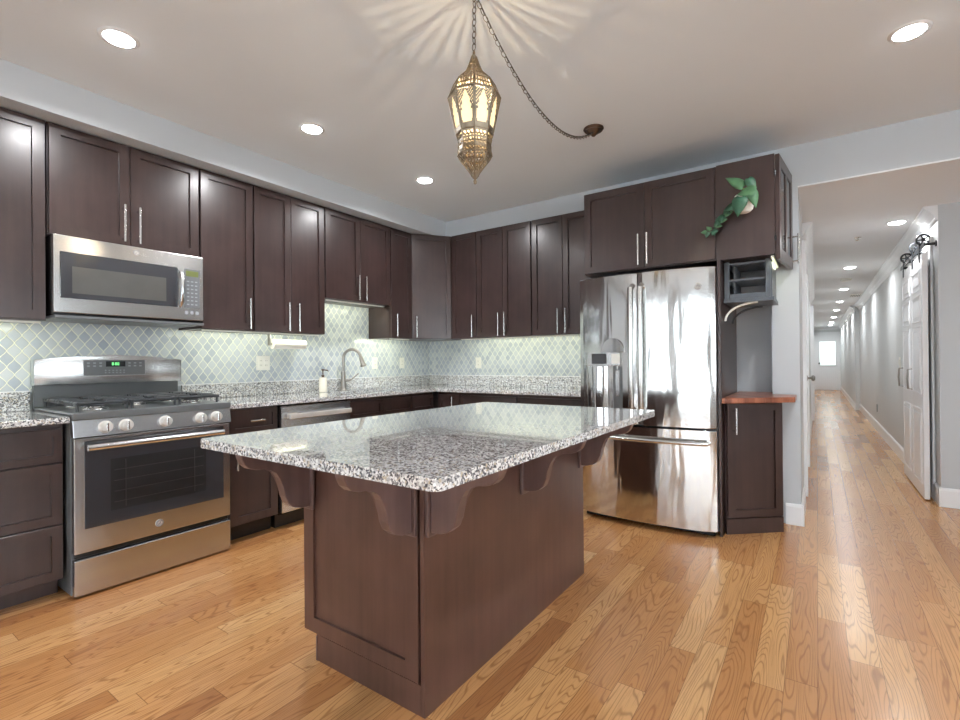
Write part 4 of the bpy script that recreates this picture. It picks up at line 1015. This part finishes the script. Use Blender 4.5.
for i in range(41):
    f = i/40; sag = 0.215
    p = hook.lerp(Vector((can.x, can.y, 2.60)), f); x_ = 2*(f-0.5); p.z -= sag*(1-x_*x_)*(1.0+0.10*(f-0.5)); sw.append(p)
chain(sw, 'swag_chain', pitch=0.027)
MB().tube([p+Vector((0.004, 0, 0.006)) for p in sw], 0.0022, 6).build('cord', 'cord', t)
MB().tube([hook, hook+Vector((0, 0, 0.012)), (hook.x, hook.y+0.012, 2.612), (hook.x, hook.y, ZC)], 0.003, 8).build('ceiling_hook', 'chain', t)
MB().lathe([(0.062, 0), (0.064, -0.006), (0.056, -0.016), (0.046, -0.014), (0.034, -0.030), (0.018, -0.040), (0.010, -0.050), (0, -0.052)], (can.x, can.y, ZC-0.0005), 'z', 32, cap=False).build('canopy', 'bronze', t, True)

# ================================================================== CEILING LIGHTS
def downlight(label, x, y, z, power, group, first=None, spot=True):
    if first is None:
        t = thing('recessed_light', label, 'ceiling light', (x, y, z), group)
        MB().lathe([(0.058, -0.002), (0.060, -0.006), (0.074, -0.004), (0.078, -0.0005)], (x, y, z), 'z', 40, cap=False).build('trim_ring', 'trim', t, True)
        MB().lathe([(0.0585, -0.003), (0.052, -0.010), (0.036, -0.015), (0.018, -0.018), (0, -0.019)], (x, y, z), 'z', 40, cap=False).build('lens', 'lens', t, True)
        l = bpy.data.lights.new('can_light', 'AREA'); l.shape = 'DISK'; l.size = 0.11; l.energy = power; l.color = CAN_COL; l.spread = math.radians(160)
        o = bpy.data.objects.new('can_light', l); C.objects.link(o); o.parent = t; o.location = (0, 0, -0.022)
        return t
    t = copy_tree(first); t.location = (x, y, z); t['label'] = label; t['group'] = group; return t
G1 = 'recessed lights in the kitchen ceiling'
f0 = downlight('round recessed ceiling light nearest the camera, above the range', -2.582, 0.868, ZC, CAN_W, G1)
downlight('round recessed ceiling light above the dishwasher, middle of the left row', -2.602, 1.898, ZC, 0, G1, f0)
downlight('round recessed ceiling light deepest in the left row, near the corner', -2.602, 2.964, ZC, 0, G1, f0)
downlight('round recessed ceiling light right of the lantern, toward the hallway', 0.357, 2.902, ZC, 0, G1, f0)
downlight('guessed recessed ceiling light, added out of view at the room centre', 0.357, 0.868, ZC, 0, G1, f0)  # unseen light, guessed and added to help light the room
downlight('guessed recessed ceiling light, added behind the camera on the left', -2.59, -1.4, ZC, 0, G1, f0)  # also out of view, added only for the light it gives
G2 = 'recessed lights along the hallway ceiling'
h0 = downlight('nearest hallway recessed light, beside the crown moulding', 0.58, 5.52, ZH, HALL_W, G2)
for (lxx, lyy, lab) in ((0.36, 7.87, 'second hallway recessed light from the kitchen'), (0.386, 10.245, 'third hallway recessed light from the kitchen'), (0.395, 12.43, 'fourth hallway recessed light from the kitchen'),
                   (0.395, 14.54, 'fifth hallway recessed light from the kitchen'), (0.40, 16.94, 'sixth hallway recessed light from the kitchen'), (0.40, 19.3, 'farthest visible hallway recessed light, before the end door'), (0.38, 20.7, 'extra hallway recessed light, added to brighten the end door')):  # the last one is added so the end door is not dark
    downlight(lab, lxx, lyy, ZH, 0, G2, h0)
# sprinkler / detector / vents
o = MB().lathe([(0.03, 0), (0.03, -0.004), (0.008, -0.008), (0.008, -0.025), (0.022, -0.028), (0, -0.030)], (0.339, 5.976, ZH), 'z', 20, cap=False).build('ceiling_sprinkler', 'steel_h', None, True)
tag(o, 'small metal sprinkler head on the hallway ceiling', 'sprinkler')
o = MB().lathe([(0.07, 0), (0.07, -0.02), (0.055, -0.032), (0, -0.034)], (0.363, 8.98, ZH), 'z', 24, cap=False).build('smoke_detector', 'white', None, True)
tag(o, 'white round smoke detector between the hallway lights', 'smoke detector')
t = thing('ceiling_vent', 'grey slatted air vent near the right hallway crown', 'vent', (0.60, 11.4, ZH))
MB().box(0.52, 0.68, 11.2, 11.6, ZH-0.008, ZH-0.0005).build('frame', 'white', t)
mb = MB()
for i in range(6): mb.box(0.53+i*0.025, 0.54+i*0.025, 11.22, 11.58, ZH-0.012, ZH-0.008)
mb.build('slat', 'plastic_grey', t)

# ================================================================== HALL FITTINGS
def leaf_door(label, y0, y1):
    F = frame((0.735, y1, 0), (0, -1, 0)); w_ = y1-y0
    t = thing('sliding_door', label, 'door', (0.72, (y0+y1)/2, 0.012), 'white sliding closet door leaves')
    MB().box(0, w_, 0, 0.036, 0.012, 1.99, 0.002).build('slab', 'trim', t, frame=F)
    for (a, b) in ((0.13, 0.72), (0.86, 1.40), (1.46, 1.66), (1.72, 1.86)):
        mb = MB(); mb.box(0.075, w_-0.075, 0.030, 0.037, a, b); 
        mb = MB(); bm = mb.bm
        # framed raised panel: groove ring and raised field
        for q in ((0.07, w_-0.07, a-0.012, a), (0.07, w_-0.07, b, b+0.012), (0.07, 0.082, a+0.0001, b-0.0001), (w_-0.082, w_-0.07, a+0.0001, b-0.0001)): mb.box(q[0], q[1], 0.035, 0.042, q[2], q[3], 0.002)
        mb.box(0.11, w_-0.11, 0.035, 0.042, a+0.03, b-0.03, 0.005)
        mb.build('raised_panel', 'trim', t, frame=F)
    MB().tube([(0.05, 0.034, 0.87), (0.05, 0.07, 0.875), (0.05, 0.075, 0.96), (0.05, 0.07, 1.045), (0.05, 0.034, 1.05)], 0.0075, 10).build('handle', 'chrome', t, True, frame=F)
    for uu in ((0.10, w_-0.1) if y0 < 5.5 else (0.12,)):
        mb = MB(); mb.box(uu-0.018, uu+0.018, 0.036, 0.042, 1.93, 2.10); mb.build('hanger_strap', 'iron', t, frame=F)
        mb = MB()
        mb.torus((uu, 0.012, 2.115), 0.042, 0.008, (0, 1, 0), (0, 0, 1), 24, 8)
        mb.cyl((uu-0.012, 0.012, 2.115), (uu+0.012, 0.012, 2.115), 0.014, 12)
        for i in range(5): a = 2*PI*i/5; mb.cyl((uu, 0.012, 2.115), (uu, 0.012+0.04*math.cos(a), 2.115+0.04*math.sin(a)), 0.005, 6)
        mb.build('wheel', 'iron', t, True, frame=F)
leaf_door('white panelled sliding closet door leaf nearer the kitchen', 5.215, 5.765)
leaf_door('white panelled sliding closet door leaf farther down the hallway', 5.772, 6.32)
t = thing('door_rail', 'black metal sliding door track above the closet doors', 'door track', (0.72, 5.75, 2.05))
MB().box(0.703, 0.709, 5.13, 6.45, 2.03, 2.066, 0.001).build('track', 'iron', t)
for yy in (5.16, 5.6, 6.0, 6.4): MB().lathe([(0.011, 0), (0.011, 0.063), (0.024, 0.064), (0.024, 0.071), (0, 0.071)], (0.709, yy, 2.048), 'x', 14, cap=False).build('mount', 'iron', t, True)
t = thing('light_switch', 'white light switch plate on the right hallway wall beside the sliding doors', 'switch', (0.779, 7.2, 1.1))
F = frame((0.779, 7.25, 1.1), (0, -1, 0)); MB().box(-0.06, 0.06, 0, 0.006, -0.06, 0.06, 0.002).build('cover_plate', 'white', t, frame=F)
mb = MB(); mb.box(-0.035, -0.015, 0.006, 0.011, -0.03, 0.03, 0.001); mb.box(0.015, 0.035, 0.006, 0.011, -0.03, 0.03, 0.001); mb.build('rocker', 'white', t, frame=F)
t = thing('wall_outlet', 'grey outlet plate low on the right hallway wall', 'outlet', (0.779, 10.0, 0.36))
F = frame((0.779, 9.9, 0.36), (0, -1, 0)); MB().box(-0.04, 0.04, 0, 0.006, -0.06, 0.06, 0.002).build('cover_plate', 'plastic_grey', t, frame=F)
# shelf brackets inside the closet
o = MB().box(0.9, 1.495, 5.22, 6.58, 1.02, 1.04).build('closet_shelf', 'navy'); tag(o, 'dark shelf inside the closet behind the sliding doors', 'shelf')

for o in bpy.data.objects:
    if '_o' in o.keys(): del o['_o']
